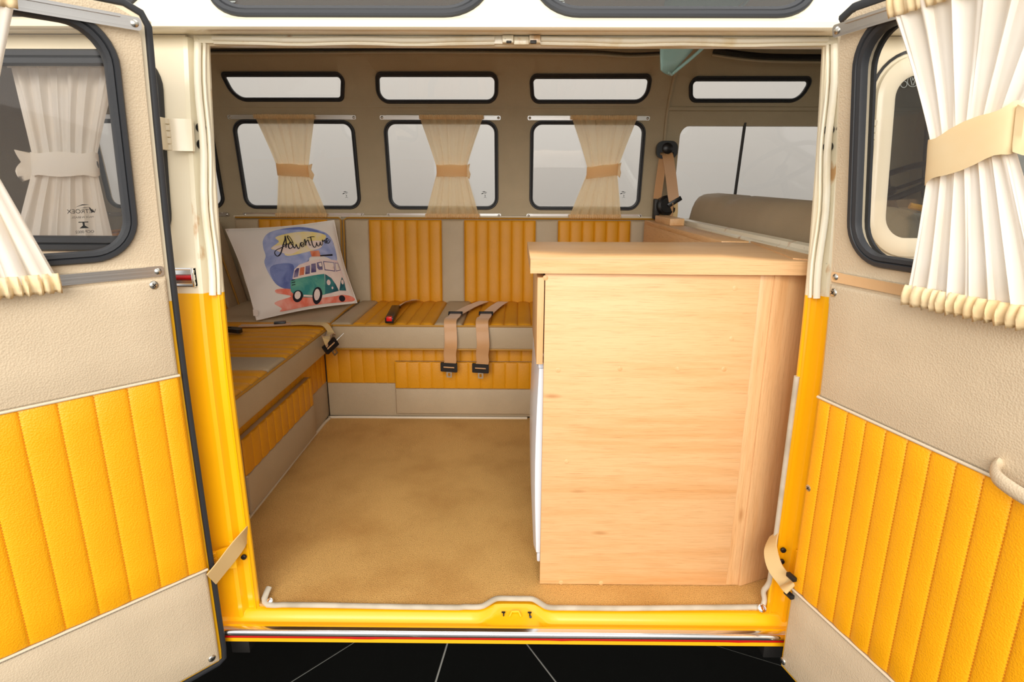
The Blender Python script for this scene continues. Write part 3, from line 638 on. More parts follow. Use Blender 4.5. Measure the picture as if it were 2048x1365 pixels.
# ------------------------------------------------------------------ curtains
def curtain(name, label, mp, top, waist, bot, zt_, zw, zb_, amp, folds, mats, base, seed=0, tilt=0, bandh=.034, knot=1, group=None, tail=.02, top_z=None):
    rnd = random.Random(seed); ph = [rnd.uniform(0, 6.28) for _ in range(6)]
    T = thing(name, mp((waist[0] + waist[1]) / 2, zb_, base), label, 'curtain', group)
    def edges(z):
        if z >= zw: t = (z - zw) / (zt_ - zw); k = t ** 1.12; return [waist[i] + (top[i] - waist[i]) * k for i in (0, 1)], t
        t = (zw - z) / (zw - zb_); k = t ** 1.0; return [waist[i] + (bot[i] - waist[i]) * k for i in (0, 1)], t
    def pt(a, z, extra=0):
        (l, r), t = edges(z); aa = a + .018 * sin(2 * pi * folds * a + ph[0]) * (1 - .3 * t)
        dp = amp * (.45 + .55 * t) * (sin(2 * pi * folds * a + ph[1] + .6 * sin(3 * t + ph[2])) + .45 * sin(2 * pi * folds * 1.7 * a + ph[3] + t) + .25 * sin(2 * pi * folds * 3.1 * a + ph[4]))
        return mp(l + (r - l) * aa, z, base + dp + extra)
    NA, NZ = folds * 12, 34
    zs = [zb_ + (zt_ - zb_) * j / NZ for j in range(NZ + 1)]
    m = MB().loft([[pt(i / NA, z) for i in range(NA + 1)] for z in zs], False); build(m, 'drape', mats[0], T, 60)
    for z0, up_, nm in ((zt_, 1, 'gathered_heading'), (zb_, -1, 'gathered_hem')):
        (l, r), _ = edges(z0); small = zb_ > .8201; am = (.0028 if small else .0045) * (.6 if up_ > 0 else 1); pw = .010 if small else .015; hh = .020 if small else .034
        n = max(40, int((r - l) / .0022)); lo = []; fr = [0]
        for i in range(n): fr.append(fr[-1] + (r - l) / n / pw * rnd.choice((.6, .8, 1, 1.3, 1.7)))
        gr = [(rnd.uniform(-1, 1), rnd.uniform(-1, 1)) for _ in range(n + 1)]
        for q in (-.5, -.2, .1, .35, .7, 1.0):
            row = []
            for i in range(n + 1):
                a = i / n; f = fr[i]
                bl = sin(pi * min(1, max(0, (q + .5) / 1.5))) * am * 1.0
                dz = up_ * ((q * .62 - .1) * hh + (gr[i][0] * .0012 + am * .35 * sin(2 * pi * f + 1.3)) * (q > .9))
                row.append(mp(l + (r - l) * a - .002 + .004 * a, z0 + dz, base + .004 + bl + am * sin(2 * pi * f + .7 * gr[i // 5][1] + q)))
            lo.append(row)
        build(MB().loft(lo, False), nm, mats[1], T, 70, solid=.0014)
    cu = (waist[0] + waist[1]) / 2; hw = (waist[1] - waist[0]) / 2 + .004; dpt = amp * 1.5 + .006; lo = []
    for i in range(28):
        a = 2 * pi * i / 28; u = cu + hw * (abs(cos(a)) ** .75) * (1 if cos(a) > 0 else -1); dd = dpt * (abs(sin(a)) ** .7) * (1 if sin(a) > 0 else -1)
        zc = zw + tilt * (u - cu); lo.append([mp(u, zc + s_ * bandh / 2 * (1 + .08 * sin(5 * a)), base + dd * q) for s_, q in ((-1, 1.0), (-.6, 1.1), (0, 1.04), (.6, 1.1), (1, 1.0), (.9, .86), (0, .84), (-.9, .86))])
    tb = build(MB().loft(lo, True, False, True), 'tieback', mats[1], T)
    e = waist[1] if knot > 0 else waist[0]; zc = zw + tilt * (e - cu); q = knot
    P2 = [(0, bandh * .42), (q * tail, bandh * .62), (q * tail * .75, bandh * .1), (q * tail * 1.1, -bandh * .3), (q * tail * .8, -bandh * .75), (0, -bandh * .42)]
    P2 = P2 if q < 0 else P2[::-1]
    m = MB().plate([(e + a, zc + b) for a, b in P2], [], lambda u, v, d: mp(u, v, base - .002 + .010 * sin((u - e) * 160) + d), .004, .01); build(m, 'tie_end', mats[1], tb)
    return T
fm = ('curtain_far', 'ruffle_far'); G = 'peach curtains on the far-side windows'
def fx(p): q = far(*p); return q.x
curtain('window_curtain', 'peach tied curtain on the window behind the printed pillow', mfar, (fx((513, 236)), fx((631, 236))), (fx((559, 340)), fx((619, 340))), (fx((556, 428)), fx((656, 428))), zr1, far(590, 341).z, zr0, .005, 6, fm, .022, 1, -.05, .052, 1, G, .022)
curtain('window_curtain', 'peach tied curtain on the middle far-side window', mfar, (fx((841, 236)), fx((967, 236))), (fx((876, 340)), fx((933, 340))), (fx((853, 428)), fx((959, 428))), zr1, far(905, 342).z, zr0, .005, 6, fm, .022, 2, 0, .050, 1, G, .018)
curtain('window_curtain', 'peach tied curtain on the window beside the shoulder belt', mfar, (fx((1141, 238)), fx((1271, 238))), (fx((1174, 342)), fx((1232, 342))), (fx((1137, 430)), fx((1239, 430))), zr1, far(1203, 343).z, zr0, .005, 6, fm, .022, 3, .12, .050, 1, G, .018)
nm_ = ('curtain_near', 'ruffle_near')
curtain('window_curtain', 'large ivory curtain with tied waist on the right door', LR.mp, (.142, .44), (.219, .330), (.199, .415), 1.220, 1.022, .810, .0055, 7, nm_, .032, 4, .33, .058, 1, 'ivory curtains on the open doors', .05)
curtain('window_curtain', 'ivory curtain at the picture edge on the left door', LL.mp, (.175, .46), (.236, .345), (.178, .42), 1.220, 1.005, .816, .0055, 7, nm_, .032, 5, -.1, .055, -1, 'ivory curtains on the open doors', .012)
def mrear(u, v, d): return V((u, lean(v) + .03 + d * 1.0, v))
curtain('window_curtain', 'off-white tied curtain behind the rear side window glass', lambda u, v, d: V((u, lean(v) + .075 - d, v)), (-1.035, -.815), (-1.00, -.872), (-1.065, -.852), 1.205, 1.008, .842, .007, 6, ('curtain_near', 'curtain_near'), .022, 6, 0, .046, -1, None, .03)

# ------------------------------------------------------------------ benches
ZS = .428
def seams_in(a, b, n): return [a + (b - a) * i / n for i in range(1, n)]
B = thing('bench_seat', (0, 1.3, 0), 'long bench along the far wall in striped mustard and beige vinyl', 'bench')
XR = .672
build(MB().box(-.75, XR, 1.145, 1.62, .325, ZS - .012, .006), 'cushion_core', 'seat_beige', B)
build(MB().pad(lambda u, v, d: V((u, 1.146 - d, v)), -.748, XR, .322, ZS - .006, .018, er=.010), 'cushion_front', 'seat_beige', B)
mtop = lambda u, v, d: V((u, v, ZS - .014 + d))
for a, b, y in ((-.748, -.664, 0), (-.664, -.331, 1), (-.331, -.216, 0), (-.216, .118, 1), (.118, .225, 0), (.225, .56, 1), (.56, XR, 0)):
    build(MB().pad(mtop, a, b, 1.130, 1.62, .018, seams_in(a, b, 6) if y else (), 'u', .008, .014), 'seat_panel', 'seat_yellow' if y else 'seat_beige', B)
build(MB().tube([(-.75, 1.127, ZS - .006), (XR, 1.127, ZS - .006)], .004), 'piping', 'piping', B); build(MB().tube([(-.75, 1.130, .323), (XR, 1.130, .323)], .004), 'piping', 'piping', B)
build(MB().tube([(-.749, 1.127, ZS - .002), (-.752, 1.35, ZS + .006), (-.752, 1.60, ZS + .006)], .004), 'piping', 'piping', B)
# leaning backrest
B0, B1 = V((0, 1.622, ZS - .01)), V((0, 1.668, .815)); bd = (B1 - B0); BLn = bd.length; bd.normalize(); bn = V((0, -bd.z, bd.y))
mback = lambda u, v, d: V((u, 0, 0)) + B0 + bd * v + bn * d
build(MB().plate(rect(-.815, XR, 0, BLn), [], lambda u, v, d: mback(u, v, -.035 + d), .036, .4), 'backrest_core', 'seat_beige', B)
for a, b, y in ((-.811, -.698, 0), (-.698, -.355, 1), (-.355, -.247, 0), (-.247, .089, 1), (.089, .196, 0), (.196, .536, 1), (.536, XR, 0)):
    build(MB().pad(mback, a, b, .0, BLn - .006, .020, seams_in(a, b, 6) if y else (), 'u', .008, .010), 'backrest_panel', 'seat_yellow' if y else 'seat_beige', B)
build(MB().tube([mback(-.815, .0, .02), mback(-.815, BLn - .01, .02), mback(-.80, BLn + .002, .012), mback(XR, BLn + .002, .012)], .004), 'piping', 'piping', B)
build(MB().tube([mback(-.79, BLn + .008, -.004), mback(XR, BLn + .008, -.004)], .010, .012), 'top_roll', 'beige_piping', B)
# base
mb = lambda u, v, d: V((u, 1.205 - d, v))
build(MB().box(-.80, XR, 1.205, 1.60, .004, .324, .003), 'base_box', 'seat_beige', B)
build(MB().pad(mb, -.800, XR, .155, .320, .012, [-.800 + .0515 * i for i in range(1, 29)], 'u', .0035, .004), 'base_ribbed_panel', 'seat_yellow', B)
build(MB().pad(mb, -.800, XR, .006, .155, .012, er=.004), 'base_plain_panel', 'seat_beige', B)
fl_ = build(MB().box(-.506, .40, 1.175, 1.195, .028, .256, .003), 'locker_flap', 'seat_beige', B)
mf = lambda u, v, d: V((u, 1.176 - d, v))
build(MB().pad(mf, -.507, .40, .140, .257, .008, [-.507 + .0515 * i for i in range(1, 17)], 'u', .0035, .006), 'ribbed_cover', 'seat_yellow', fl_)
build(MB().pad(mf, -.507, .40, .027, .140, .008, er=.006), 'plain_cover', 'seat_beige', fl_)

A = thing('bench_seat', (-1.0, .8, 0), 'short bench on the left with ribbed mustard cushion and locker flap', 'bench')
XF = -.742
build(MB().box(-1.31, XF - .012, .105, 1.60, .338, ZS - .012, .006), 'cushion_core', 'seat_beige', A)
build(MB().pad(lambda u, v, d: V((XF - .014 + d, u, v)), .105, 1.128, .332, ZS - .006, .018, er=.010), 'cushion_front', 'seat_beige', A)
mt2 = lambda u, v, d: V((u, v, ZS - .014 + d))
for a, b, n_ in ((.105, .515, 7), (.515, .650, 0), (.650, 1.150, 9), (1.150, 1.60, 0)):
    build(MB().pad(mt2, -1.30, XF - .002 if b < 1.2 else XF - .012, a, b, .019, seams_in(a, b, n_) if n_ else (), 'v', .009, .016), 'seat_panel', 'seat_yellow' if n_ else 'seat_beige', A)
build(MB().tube([(XF + .002, .105, ZS - .006), (XF + .002, 1.125, ZS - .006)], .004), 'piping', 'piping', A)
build(MB().box(-1.31, -.815, .105, 1.60, .004, .336, .003), 'base_box', 'seat_beige', A)
ml = lambda u, v, d: V((-.815 + d, u, v))
build(MB().pad(ml, .105, 1.20, .160, .330, .012, [.105 + .055 * i for i in range(1, 20)], 'u', .0035, .004), 'base_ribbed_panel', 'seat_yellow', A)
build(MB().pad(ml, .105, 1.20, .006, .160, .012, er=.004), 'base_plain_panel', 'seat_beige', A)
fl_ = build(MB().box(-.803, -.782, .372, .95, .030, .262, .003), 'locker_flap', 'seat_beige', A)
mf2 = lambda u, v, d: V((-.783 + d, u, v))
build(MB().pad(mf2, .371, .951, .150, .263, .008, [.371 + .055 * i for i in range(1, 11)], 'u', .0035, .006), 'ribbed_cover', 'seat_yellow', fl_)
build(MB().pad(mf2, .371, .951, .029, .150, .008, er=.006), 'plain_cover', 'seat_beige', fl_)
build(MB().plate(rect(-1.34, -.825, 0, BLn), [], lambda u, v, d: mback(u, v, -.035 + d), .036, .4), 'corner_backrest_core', 'seat_beige', A)
for a, b, y in ((-1.33, -1.22, 0), (-1.22, -.895, 1), (-.895, -.828, 0)):
    build(MB().pad(mback, a, b, .0, BLn - .006, .020, seams_in(a, b, 6) if y else (), 'u', .008, .010), 'corner_backrest_panel', 'seat_yellow' if y else 'seat_beige', A)
build(MB().tube([mback(-.828, .0, .02), mback(-.828, BLn - .01, .02), mback(-.84, BLn + .002, .012), mback(-1.33, BLn + .002, .012)], .004), 'piping', 'piping', A)
build(MB().tube(smooth([mback(-1.34, BLn + .005, -.004), mback(-1.2, BLn + .012, -.004), mback(-1.0, BLn + .004, -.004), mback(-.83, BLn + .006, -.004)], 5), .010, .012), 'top_roll', 'beige_piping', A)
C0, C1 = V((-1.30, 0, ZS - .01)), V((-1.39, 0, .81)); cdv = (C1 - C0); CL = cdv.length; cdv.normalize(); cn = V((cdv.z, 0, -cdv.x))
mlb = lambda u, v, d: V((0, u, 0)) + C0 + cdv * v + cn * d
build(MB().plate(rect(.105, 1.60, 0, CL), [], lambda u, v, d: mlb(u, v, -.035 + d), .036, .4), 'backrest_core', 'seat_beige', A)
for a, b, y in ((.105, .50, 1), (.50, .62, 0), (.62, 1.0, 1), (1.0, 1.12, 0), (1.12, 1.40, 1), (1.40, 1.49, 0), (1.49, 1.59, 0)):
    build(MB().pad(mlb, a, b, 0, CL - .006, .020, seams_in(a, b, 6) if y else (), 'u', .008, .010), 'backrest_panel', 'seat_yellow' if y else 'seat_beige', A)
build(MB().tube([mlb(1.49, 0, .022), mlb(1.49, CL, .020)], .004), 'piping', 'piping', A); build(MB().tube([mlb(.105, CL, .014), mlb(1.59, CL, .014)], .005), 'piping', 'piping', A)

# ------------------------------------------------------------------ printed pillow
pc = [atZ(513, 641, ZS + .012), atY(714, 606, 1.48), atY(668, 441, 1.585), atY(451, 459, 1.33)]   # bl br tr tl
pn = ((pc[1] - pc[0]).cross(pc[3] - pc[0])).normalized()
if pn.y > 0: pn = -pn
def psurf(u, v, d, side=1):
    uu = .5 + (u - .5) * (1 - .05 * sin(pi * v)); vv = .5 + (v - .5) * (1 - .05 * sin(pi * u))
    p = (pc[0] * (1 - uu) + pc[1] * uu) * (1 - vv) + (pc[3] * (1 - uu) + pc[2] * uu) * vv
    b = .062 * max(0, 16 * u * (1 - u) * v * (1 - v)) ** .55 + .0035 * sin(9 * u + 5 * v) * sin(pi * u) * sin(pi * v) - .014 * math.exp(-((u - .08) ** 2 + (v - .42) ** 2) / .006)
    return p + pn * (side * b * (1 if side > 0 else .55) + d)
PI_ = thing('printed_pillow', (pc[0] + pc[1]) / 2, 'white square pillow printed with Adventure and a watercolour minibus', 'pillow')
N = 30; m = MB()
for sd in (1, -1): m.loft([[psurf(i / N, j / N, 0, sd) for i in range(N + 1)] for j in range(N + 1)], False)
build(m, 'cover', 'pillow', PI_, 80)
build(MB().tube([psurf(u, v, 0) for u, v in [(i / 20, 0) for i in range(20)] + [(1, i / 20) for i in range(20)] + [(1 - i / 20, 1) for i in range(20)] + [(0, 1 - i / 20) for i in range(20)]], .0022, None, True, 6), 'edge_seam', 'pillow', PI_)
q0 = [(410, 852), (1198, 705), (1026, 68), (185, 140)]
def puv(x, y):
    u, v = .5, .5
    for _ in range(14):
        bx = [(q0[0][k] * (1 - u) + q0[1][k] * u) * (1 - v) + (q0[3][k] * (1 - u) + q0[2][k] * u) * v for k in (0, 1)]
        du = [(q0[1][k] - q0[0][k]) * (1 - v) + (q0[2][k] - q0[3][k]) * v for k in (0, 1)]; dv = [(q0[3][k] - q0[0][k]) * (1 - u) + (q0[2][k] - q0[1][k]) * u for k in (0, 1)]
        ex, ey = x - bx[0], y - bx[1]; det = du[0] * dv[1] - du[1] * dv[0]; u += (ex * dv[1] - ey * dv[0]) / det; v += (du[0] * ey - du[1] * ex) / det
    return min(.985, max(.015, u)), min(.985, max(.015, v))
lay = [0]
def pr(name, mat, *polys, sm=True):
    lay[0] += 1
    for P in polys:
        m = MB(); P = [puv(*p) for p in P]
        if sm: P = [(p.x, p.y) for p in smooth([V((a, b, 0)) for a, b in P], 4, True)]
        m.plate(P, [], lambda u, v, d: psurf(u, v, .0006 + .00022 * lay[0]), 0, .035)
        build(m, name, mat, PI_, 80)
def ell(cx, cy, a, b, n=14): return [(cx + a * cos(2 * pi * i / n), cy + b * sin(2 * pi * i / n)) for i in range(n)]
pr('print_sky', 'p_blue', [(480, 195), (600, 150), (720, 135), (860, 165), (965, 210), (1012, 290), (1025, 420), (900, 400), (780, 420), (760, 480), (650, 520), (635, 655), (560, 650), (500, 600), (455, 520), (430, 450), (440, 400), (425, 330), (430, 260)])
pr('print_sky_shade', 'p_deep', [(470, 500), (540, 470), (640, 480), (650, 560), (640, 660), (560, 650), (500, 600)], [(560, 165), (720, 140), (840, 165), (930, 205), (800, 180), (680, 165)])
pr('print_sun', 'p_yel', [(520, 245), (640, 205), (780, 188), (935, 215), (900, 280), (880, 330), (740, 385), (600, 412), (560, 370), (480, 345), (540, 290)])
pr('print_blush', 'p_pink', [(490, 335), (600, 318), (700, 350), (640, 395), (560, 385)], [(760, 290), (900, 270), (880, 330), (790, 355)])
pr('print_ground', 'p_coral', [(525, 662), (640, 665), (800, 700), (1000, 680), (1150, 670), (1158, 715), (900, 772), (600, 832), (580, 790), (520, 752), (640, 715), (530, 690)])
pr('print_bus_top', 'p_cream', [(640, 590), (652, 520), (690, 485), (780, 452), (885, 425), (1030, 415), (1062, 480), (1092, 570), (1100, 650), (1000, 680), (905, 690), (760, 600)], sm=False)
pr('print_bus_side', 'p_teal', [(625, 600), (760, 572), (898, 545), (912, 690), (870, 715), (810, 718), (735, 720), (650, 695), (632, 680)], sm=False)
pr('print_bus_nose', 'p_navy', [(903, 545), (960, 570), (1000, 612), (1028, 652), (960, 676), (908, 690)], [(1030, 650), (1045, 580), (1062, 540), (1082, 575), (1096, 640)], sm=False)
pr('print_bus_windows', 'p_win', [(648, 582), (655, 530), (672, 512), (690, 510), (682, 574)], [(738, 558), (740, 498), (776, 488), (775, 552)], [(785, 545), (786, 478), (824, 470), (827, 538)], [(836, 505), (833, 464), (878, 450), (884, 515), (850, 520)], sm=False)
pr('print_bus_rear_pane', 'p_orange', [(692, 568), (697, 508), (731, 502), (728, 562)], [(780, 372), (860, 358), (872, 408), (792, 418)], sm=False)
pr('print_windscreen', 'p_win', [(890, 446), (995, 438), (998, 512), (900, 518)], [(1001, 438), (1034, 436), (1056, 490), (1005, 510)], sm=False)
pr('print_glass', 'p_pink', [(897, 452), (988, 445), (991, 506), (905, 511)], [(1006, 444), (1030, 442), (1048, 488), (1009, 502)], [(846, 470), (872, 460), (877, 490), (858, 494)], sm=False)
pr('print_bumper', 'p_cream', [(868, 702), (1000, 672), (1112, 640), (1116, 658), (1000, 694), (880, 718)], [(735, 704), (810, 704), (810, 716), (735, 716)], sm=False)
pr('print_wheels', 'p_ink', ell(690, 714, 40, 40), ell(846, 702, 40, 56), ell(1058, 700, 28, 20))
pr('print_hubs', 'p_cream', ell(688, 708, 24, 27), ell(842, 698, 24, 38), ell(934, 606, 17, 20), ell(1062, 582, 12, 18), ell(968, 641, 8, 9))
pr('print_roof_rack', 'p_ink', [(864, 400), (985, 372), (985, 386), (868, 410)], [(740, 470), (770, 445), (775, 430), (766, 452)], [(632, 600), (660, 594), (660, 600), (632, 606)], [(634, 618), (662, 612), (662, 618), (634, 624)], [(636, 636), (664, 630), (664, 636), (636, 642)], sm=False)
lay[0] += 1
def strokes(lines, wd):
    m = MB()
    for Ln in lines:
        P = smooth([V((a, b, 0)) for a, b in Ln], 5); L1 = []; L2 = []
        for i, p in enumerate(P):
            t_ = (P[min(i + 1, len(P) - 1)] - P[max(i - 1, 0)]).normalized(); n_ = V((-t_.y, t_.x, 0)) * wd * (1.25 if t_.y > .4 else .8)
            for L_, s_ in ((L1, 1), (L2, -1)): q = p + n_ * s_; L_.append(psurf(*puv(q.x, q.y), .0008 + .00022 * lay[0]))
        m.loft([L1, L2], False)
    return m
adv = [[(590, 238), (585, 275), (572, 310), (558, 360), (545, 395), (525, 412), (508, 400), (504, 378), (520, 360), (548, 348), (582, 330), (600, 318)], [(590, 238), (592, 300), (588, 348)], [(560, 322), (580, 320), (604, 312)],
       [(648, 308), (628, 300), (610, 318), (608, 342), (620, 356), (640, 340), (644, 310), (632, 268), (615, 240), (606, 246), (616, 280), (640, 330), (656, 352), (668, 320)],
       [(668, 318), (676, 345), (688, 358), (698, 330), (704, 305)], [(706, 330), (724, 320), (724, 302), (710, 304), (706, 325), (716, 342), (732, 330)],
       [(732, 330), (742, 268), (748, 300), (746, 328), (756, 290), (770, 274), (776, 300), (782, 322), (792, 316)], [(796, 240), (800, 280), (808, 322), (824, 338), (838, 315), (842, 290)], [(764, 256), (800, 242), (830, 240)],
       [(842, 290), (848, 315), (860, 322), (872, 302), (876, 282), (880, 310), (894, 306)], [(894, 306), (898, 262), (904, 276), (918, 262), (924, 285), (934, 288)], [(936, 275), (952, 262), (948, 244), (934, 254), (936, 278), (952, 286), (970, 262), (966, 250)]]
build(strokes(adv, 3.6), 'print_lettering', 'p_ink', PI_, 80)
build(MB().plate(rect(0, .02, 0, .026), [], lambda u, v, d: psurf(.012, .05, 0) + V((u - .012, -.006 - d, v - .004)), .0006, .05), 'care_tag', 'pillow', PI_)

# ------------------------------------------------------------------ cabinet
K = thing('oak_cabinet', (.33, .3, 0), 'light oak kitchen cabinet standing inside the doorway', 'cabinet')
ZT = .786
build(MB().box(.063, .530, .10, .118, .002, ZT, .001), 'end_panel', 'wood_x', K)
build(MB().box(.530, .560, .102, .125, .002, ZT, .001), 'corner_post', 'wood_z', K)
m = MB(); a, b = V((.560, .106, 0)), V((.668, .150, 0)); d_ = (b - a); ln = d_.length; d_.normalize(); m.obox((a + b) / 2 + V((0, 0, ZT / 2)), d_, V((0, 0, 1)), d_.cross(V((0, 0, 1))), ln / 2, ZT / 2 - .001, .008, .001); build(m, 'angled_panel', 'wood_z', K)
build(MB().box(.078, .66, .46, .475, .002, ZT, .001), 'back_panel', 'wood_x', K); build(MB().box(.083, .53, .118, .46, .60, .612, .001), 'shelf', 'wood_x', K)
top = build(MB().plate([(.030, .088), (.632, .078), (.662, .12), (.662, .50), (.60, .515), (.030, .50)], [], lambda u, v, d: V((u, v, ZT + .030 - d)), .0295, .3), 'worktop', 'wood_x', K, 20)
build(MB().plate([(.604, .12), (.664, .07), (.672, .12), (.672, .52), (.664, .52)], [], lambda u, v, d: V((u, v, ZT + .0325 - d)), .003, .3), 'scribe_strip', 'wood_y', K, 20)
dr = build(MB().box(.046, .061, .100, .44, .578, .776, .0015), 'drawer_front', 'wood_z', K)
build(MB().box(.062, .068, .112, .43, .60, .77), 'drawer_shadow_gap', 'black', K)
m = MB()
for x, y in [(1091, 556), (1470, 577), (1463, 678), (1240, 738), (1355, 739), (1448, 739), (1122, 1166), (1202, 1167), (1116, 741), (1133, 924)]:
    p = atY(x, y, .10); build(MB().lathe((p.x, .1002, p.z), (0, -1, 0), [(.0058, -.002), (.0058, .0004), (.0052, .0007), (0, .0007)], 16), 'dowel_plug', 'plug', K)
# fridge recessed in the cabinet's side
R_ = thing('compact_fridge', (.2, .28, 0), 'white compact fridge under the cabinet drawer', 'fridge')
build(MB().box(.068, .50, .122, .455, .03, .575, .008), 'body', 'white', R_)
m = MB().loft([[V((x, y, z)) for x, y in [(.066, .124), (.054 - .006 * sin(pi * k), .126), (.048 - .007 * sin(pi * k), .16), (.048 - .007 * sin(pi * k), .42), (.054, .45), (.066, .452)]] for k, z in [(i / 10, .075 + .485 * i / 10) for i in range(11)]], True, True); build(m, 'door', 'white', R_)
build(MB().box(.052, .066, .128, .15, .560, .574, .003), 'hinge_cap', 'white', R_); build(MB().box(.056, .070, .128, .15, .045, .070, .004), 'hinge_foot', 'white', R_)
for x, y in ((.11, .15), (.46, .15), (.11, .43), (.46, .43)): build(MB().lathe((x, y, .0), (0, 0, 1), [(.014, 0), (.014, .01), (.01, .032)], 14), 'foot', 'black', R_)
# wooden box behind the worktop
O = thing('oak_ledge', (.64, 1.0, .5), 'low oak ledge behind the worktop against the partition', 'ledge')
build(MB().box(.585, .664, .53, 1.58, .80, .818, .0015), 'ledge_top', 'wood_y', O); build(MB().box(.585, .600, .53, 1.58, .44, .80, .001), 'ledge_side', 'wood_y', O); build(MB().box(.605, .662, 1.20, 1.46, .818, .845, .002), 'raised_block', 'wood_y', O)

# ------------------------------------------------------------------ partition, cab seat, wheel
Pn = thing('wall_partition', (.69, .9, 0), 'low cream partition rail behind the front seat', 'wall', kind='structure')
build(MB().box(.674, .70, .07, 1.64, .0, .795, .002), 'panel', 'liner', Pn)
rp = [(.666, .776), (.666, .800), (.672, .806), (.682, .806), (.686, .818), (.692, .822), (.696, .832), (.712, .836), (.718, .83), (.718, .80), (.70, .776)]
build(MB().loft([[V((x, y, z)) for x, z in rp] for y in (.075, .5, 1.0, 1.63)], True, True), 'top_rail', 'cream_rust', Pn, 25)
m = MB().tube([(.672, .09, .803), (.672, 1.62, .803)], .004, .003); build(m, 'rail_bead', 'cream_rubber', Pn)
Q = thing('front_seat', (.85, .85, .2), 'beige front bench backrest showing above the partition', 'seat')
lo = []
for i in range(25):
    t_ = i / 24; y = .16 + 1.36 * t_; e = min(1, min(t_, 1 - t_) / .07); e = math.sqrt(1 - (1 - e) ** 2); hz = .925 + .018 * t_ - .012 * (abs(t_ - .68) < .03)
    row = []
    for j in range(24):
        a = 2 * pi * j / 24; cx_, sz = cos(a), sin(a); px_ = (abs(cx_) ** .5) * (1 if cx_ > 0 else -1); pz = (abs(sz) ** .5) * (1 if sz > 0 else -1)
        row.append(V((.835 + .095 * px_ * (.55 + .45 * e) + .02 * pz, y, hz - .21 + .21 * pz * (.72 + .28 * e))))
    lo.append(row)
build(MB().loft(lo, True, True), 'backrest', 'seat_beige', Q, 60)
build(MB().box(.80, 1.30, .15, 1.52, .30, .50, .05), 'seat_cushion', 'seat_beige', Q); build(MB().box(.82, 1.25, .2, 1.5, -.01, .30, .01), 'seat_box', 'liner', Q)
q = [(.93, .15 + .0, z) for z in (.5, .7, .85)] ; build(MB().tube(smooth([(.95, .155, .5), (.945, .150, .75), (.92, .155, .90), (.87, .17, .93)], 5), .007), 'yellow_piping', 'vinyl_yellow', Q)
Wh = thing('steering_wheel', (1.47, 1.18, .5), 'thin dark steering wheel in the cab on the far side', 'steering wheel')
c_ = V((1.42, 1.18, .97)); ax = V((-.45, 0, .9)).normalized(); a_ = ax.orthogonal().normalized(); b_ = ax.cross(a_)
build(MB().tube([c_ + (a_ * cos(2 * pi * i / 40) + b_ * sin(2 * pi * i / 40)) * .205 for i in range(40)], .012, None, True, 8), 'rim', 'black', Wh)
build(MB().lathe(c_ - ax * .03, ax, [(.03, 0), (.035, .012), (.02, .022), (0, .024)], 16), 'hub', 'black', Wh)
for k in (0, 1): build(MB().tube([c_ - ax * .02, c_ - ax * .012 + (b_ if k else -b_) * .1, c_ + (b_ if k else -b_) * .203], .007), 'spoke', 'black', Wh)
build(MB().tube([c_ - ax * .03, c_ - ax * .55], .017), 'column', 'dark', Wh)
m = MB().box(1.60, 1.80, .06, 1.6, .70, .88, .04); tag(build(m, 'dashboard', 'cream'), 'cream dashboard across the cab front', 'dashboard')

# ------------------------------------------------------------------ acrylic visor under the roof
a, b, c_, d_ = atY(1322, 140, .72), atY(1336, 84, .72), atY(1432, 84, .80), atY(1342, 148, .80)
Vz = thing('acrylic_visor', (a + d_) / 2, 'pale teal acrylic visor hanging under the roof', 'visor')
m = MB(); lo = []
up1, up2 = V((b.x, b.y + .05, 1.53)), V((c_.x + .10, c_.y + .02, 1.53))
rows = []
for i in range(9):
    t_ = i / 8; lo_ = a.lerp(d_, t_) + V((0, 0, -.006 * sin(pi * t_))); 
    hi_ = up1.lerp(up2, t_); rows.append([lo_.lerp(hi_, s_ / 6) + V((-.01 * sin(pi * s_ / 6), 0, 0)) for s_ in range(7)])
build(MB().loft(rows, False), 'blade', 'teal', Vz, 60, solid=.004)
edge = [d_.lerp(up2, s_ / 8) + V((.004 * sin(pi * s_ / 8), -.002, -.002 - .012 * sin(pi * s_ / 8))) for s_ in range(9)]; build(MB().tube([a.lerp(d_, .6)] + edge, .005, .007), 'rolled_edge', 'teal', Vz)
build(MB().box(up1.x - .02, up2.x, up1.y - .03, up2.y + .03, 1.528, 1.545, .002), 'mount', 'dark', Vz)

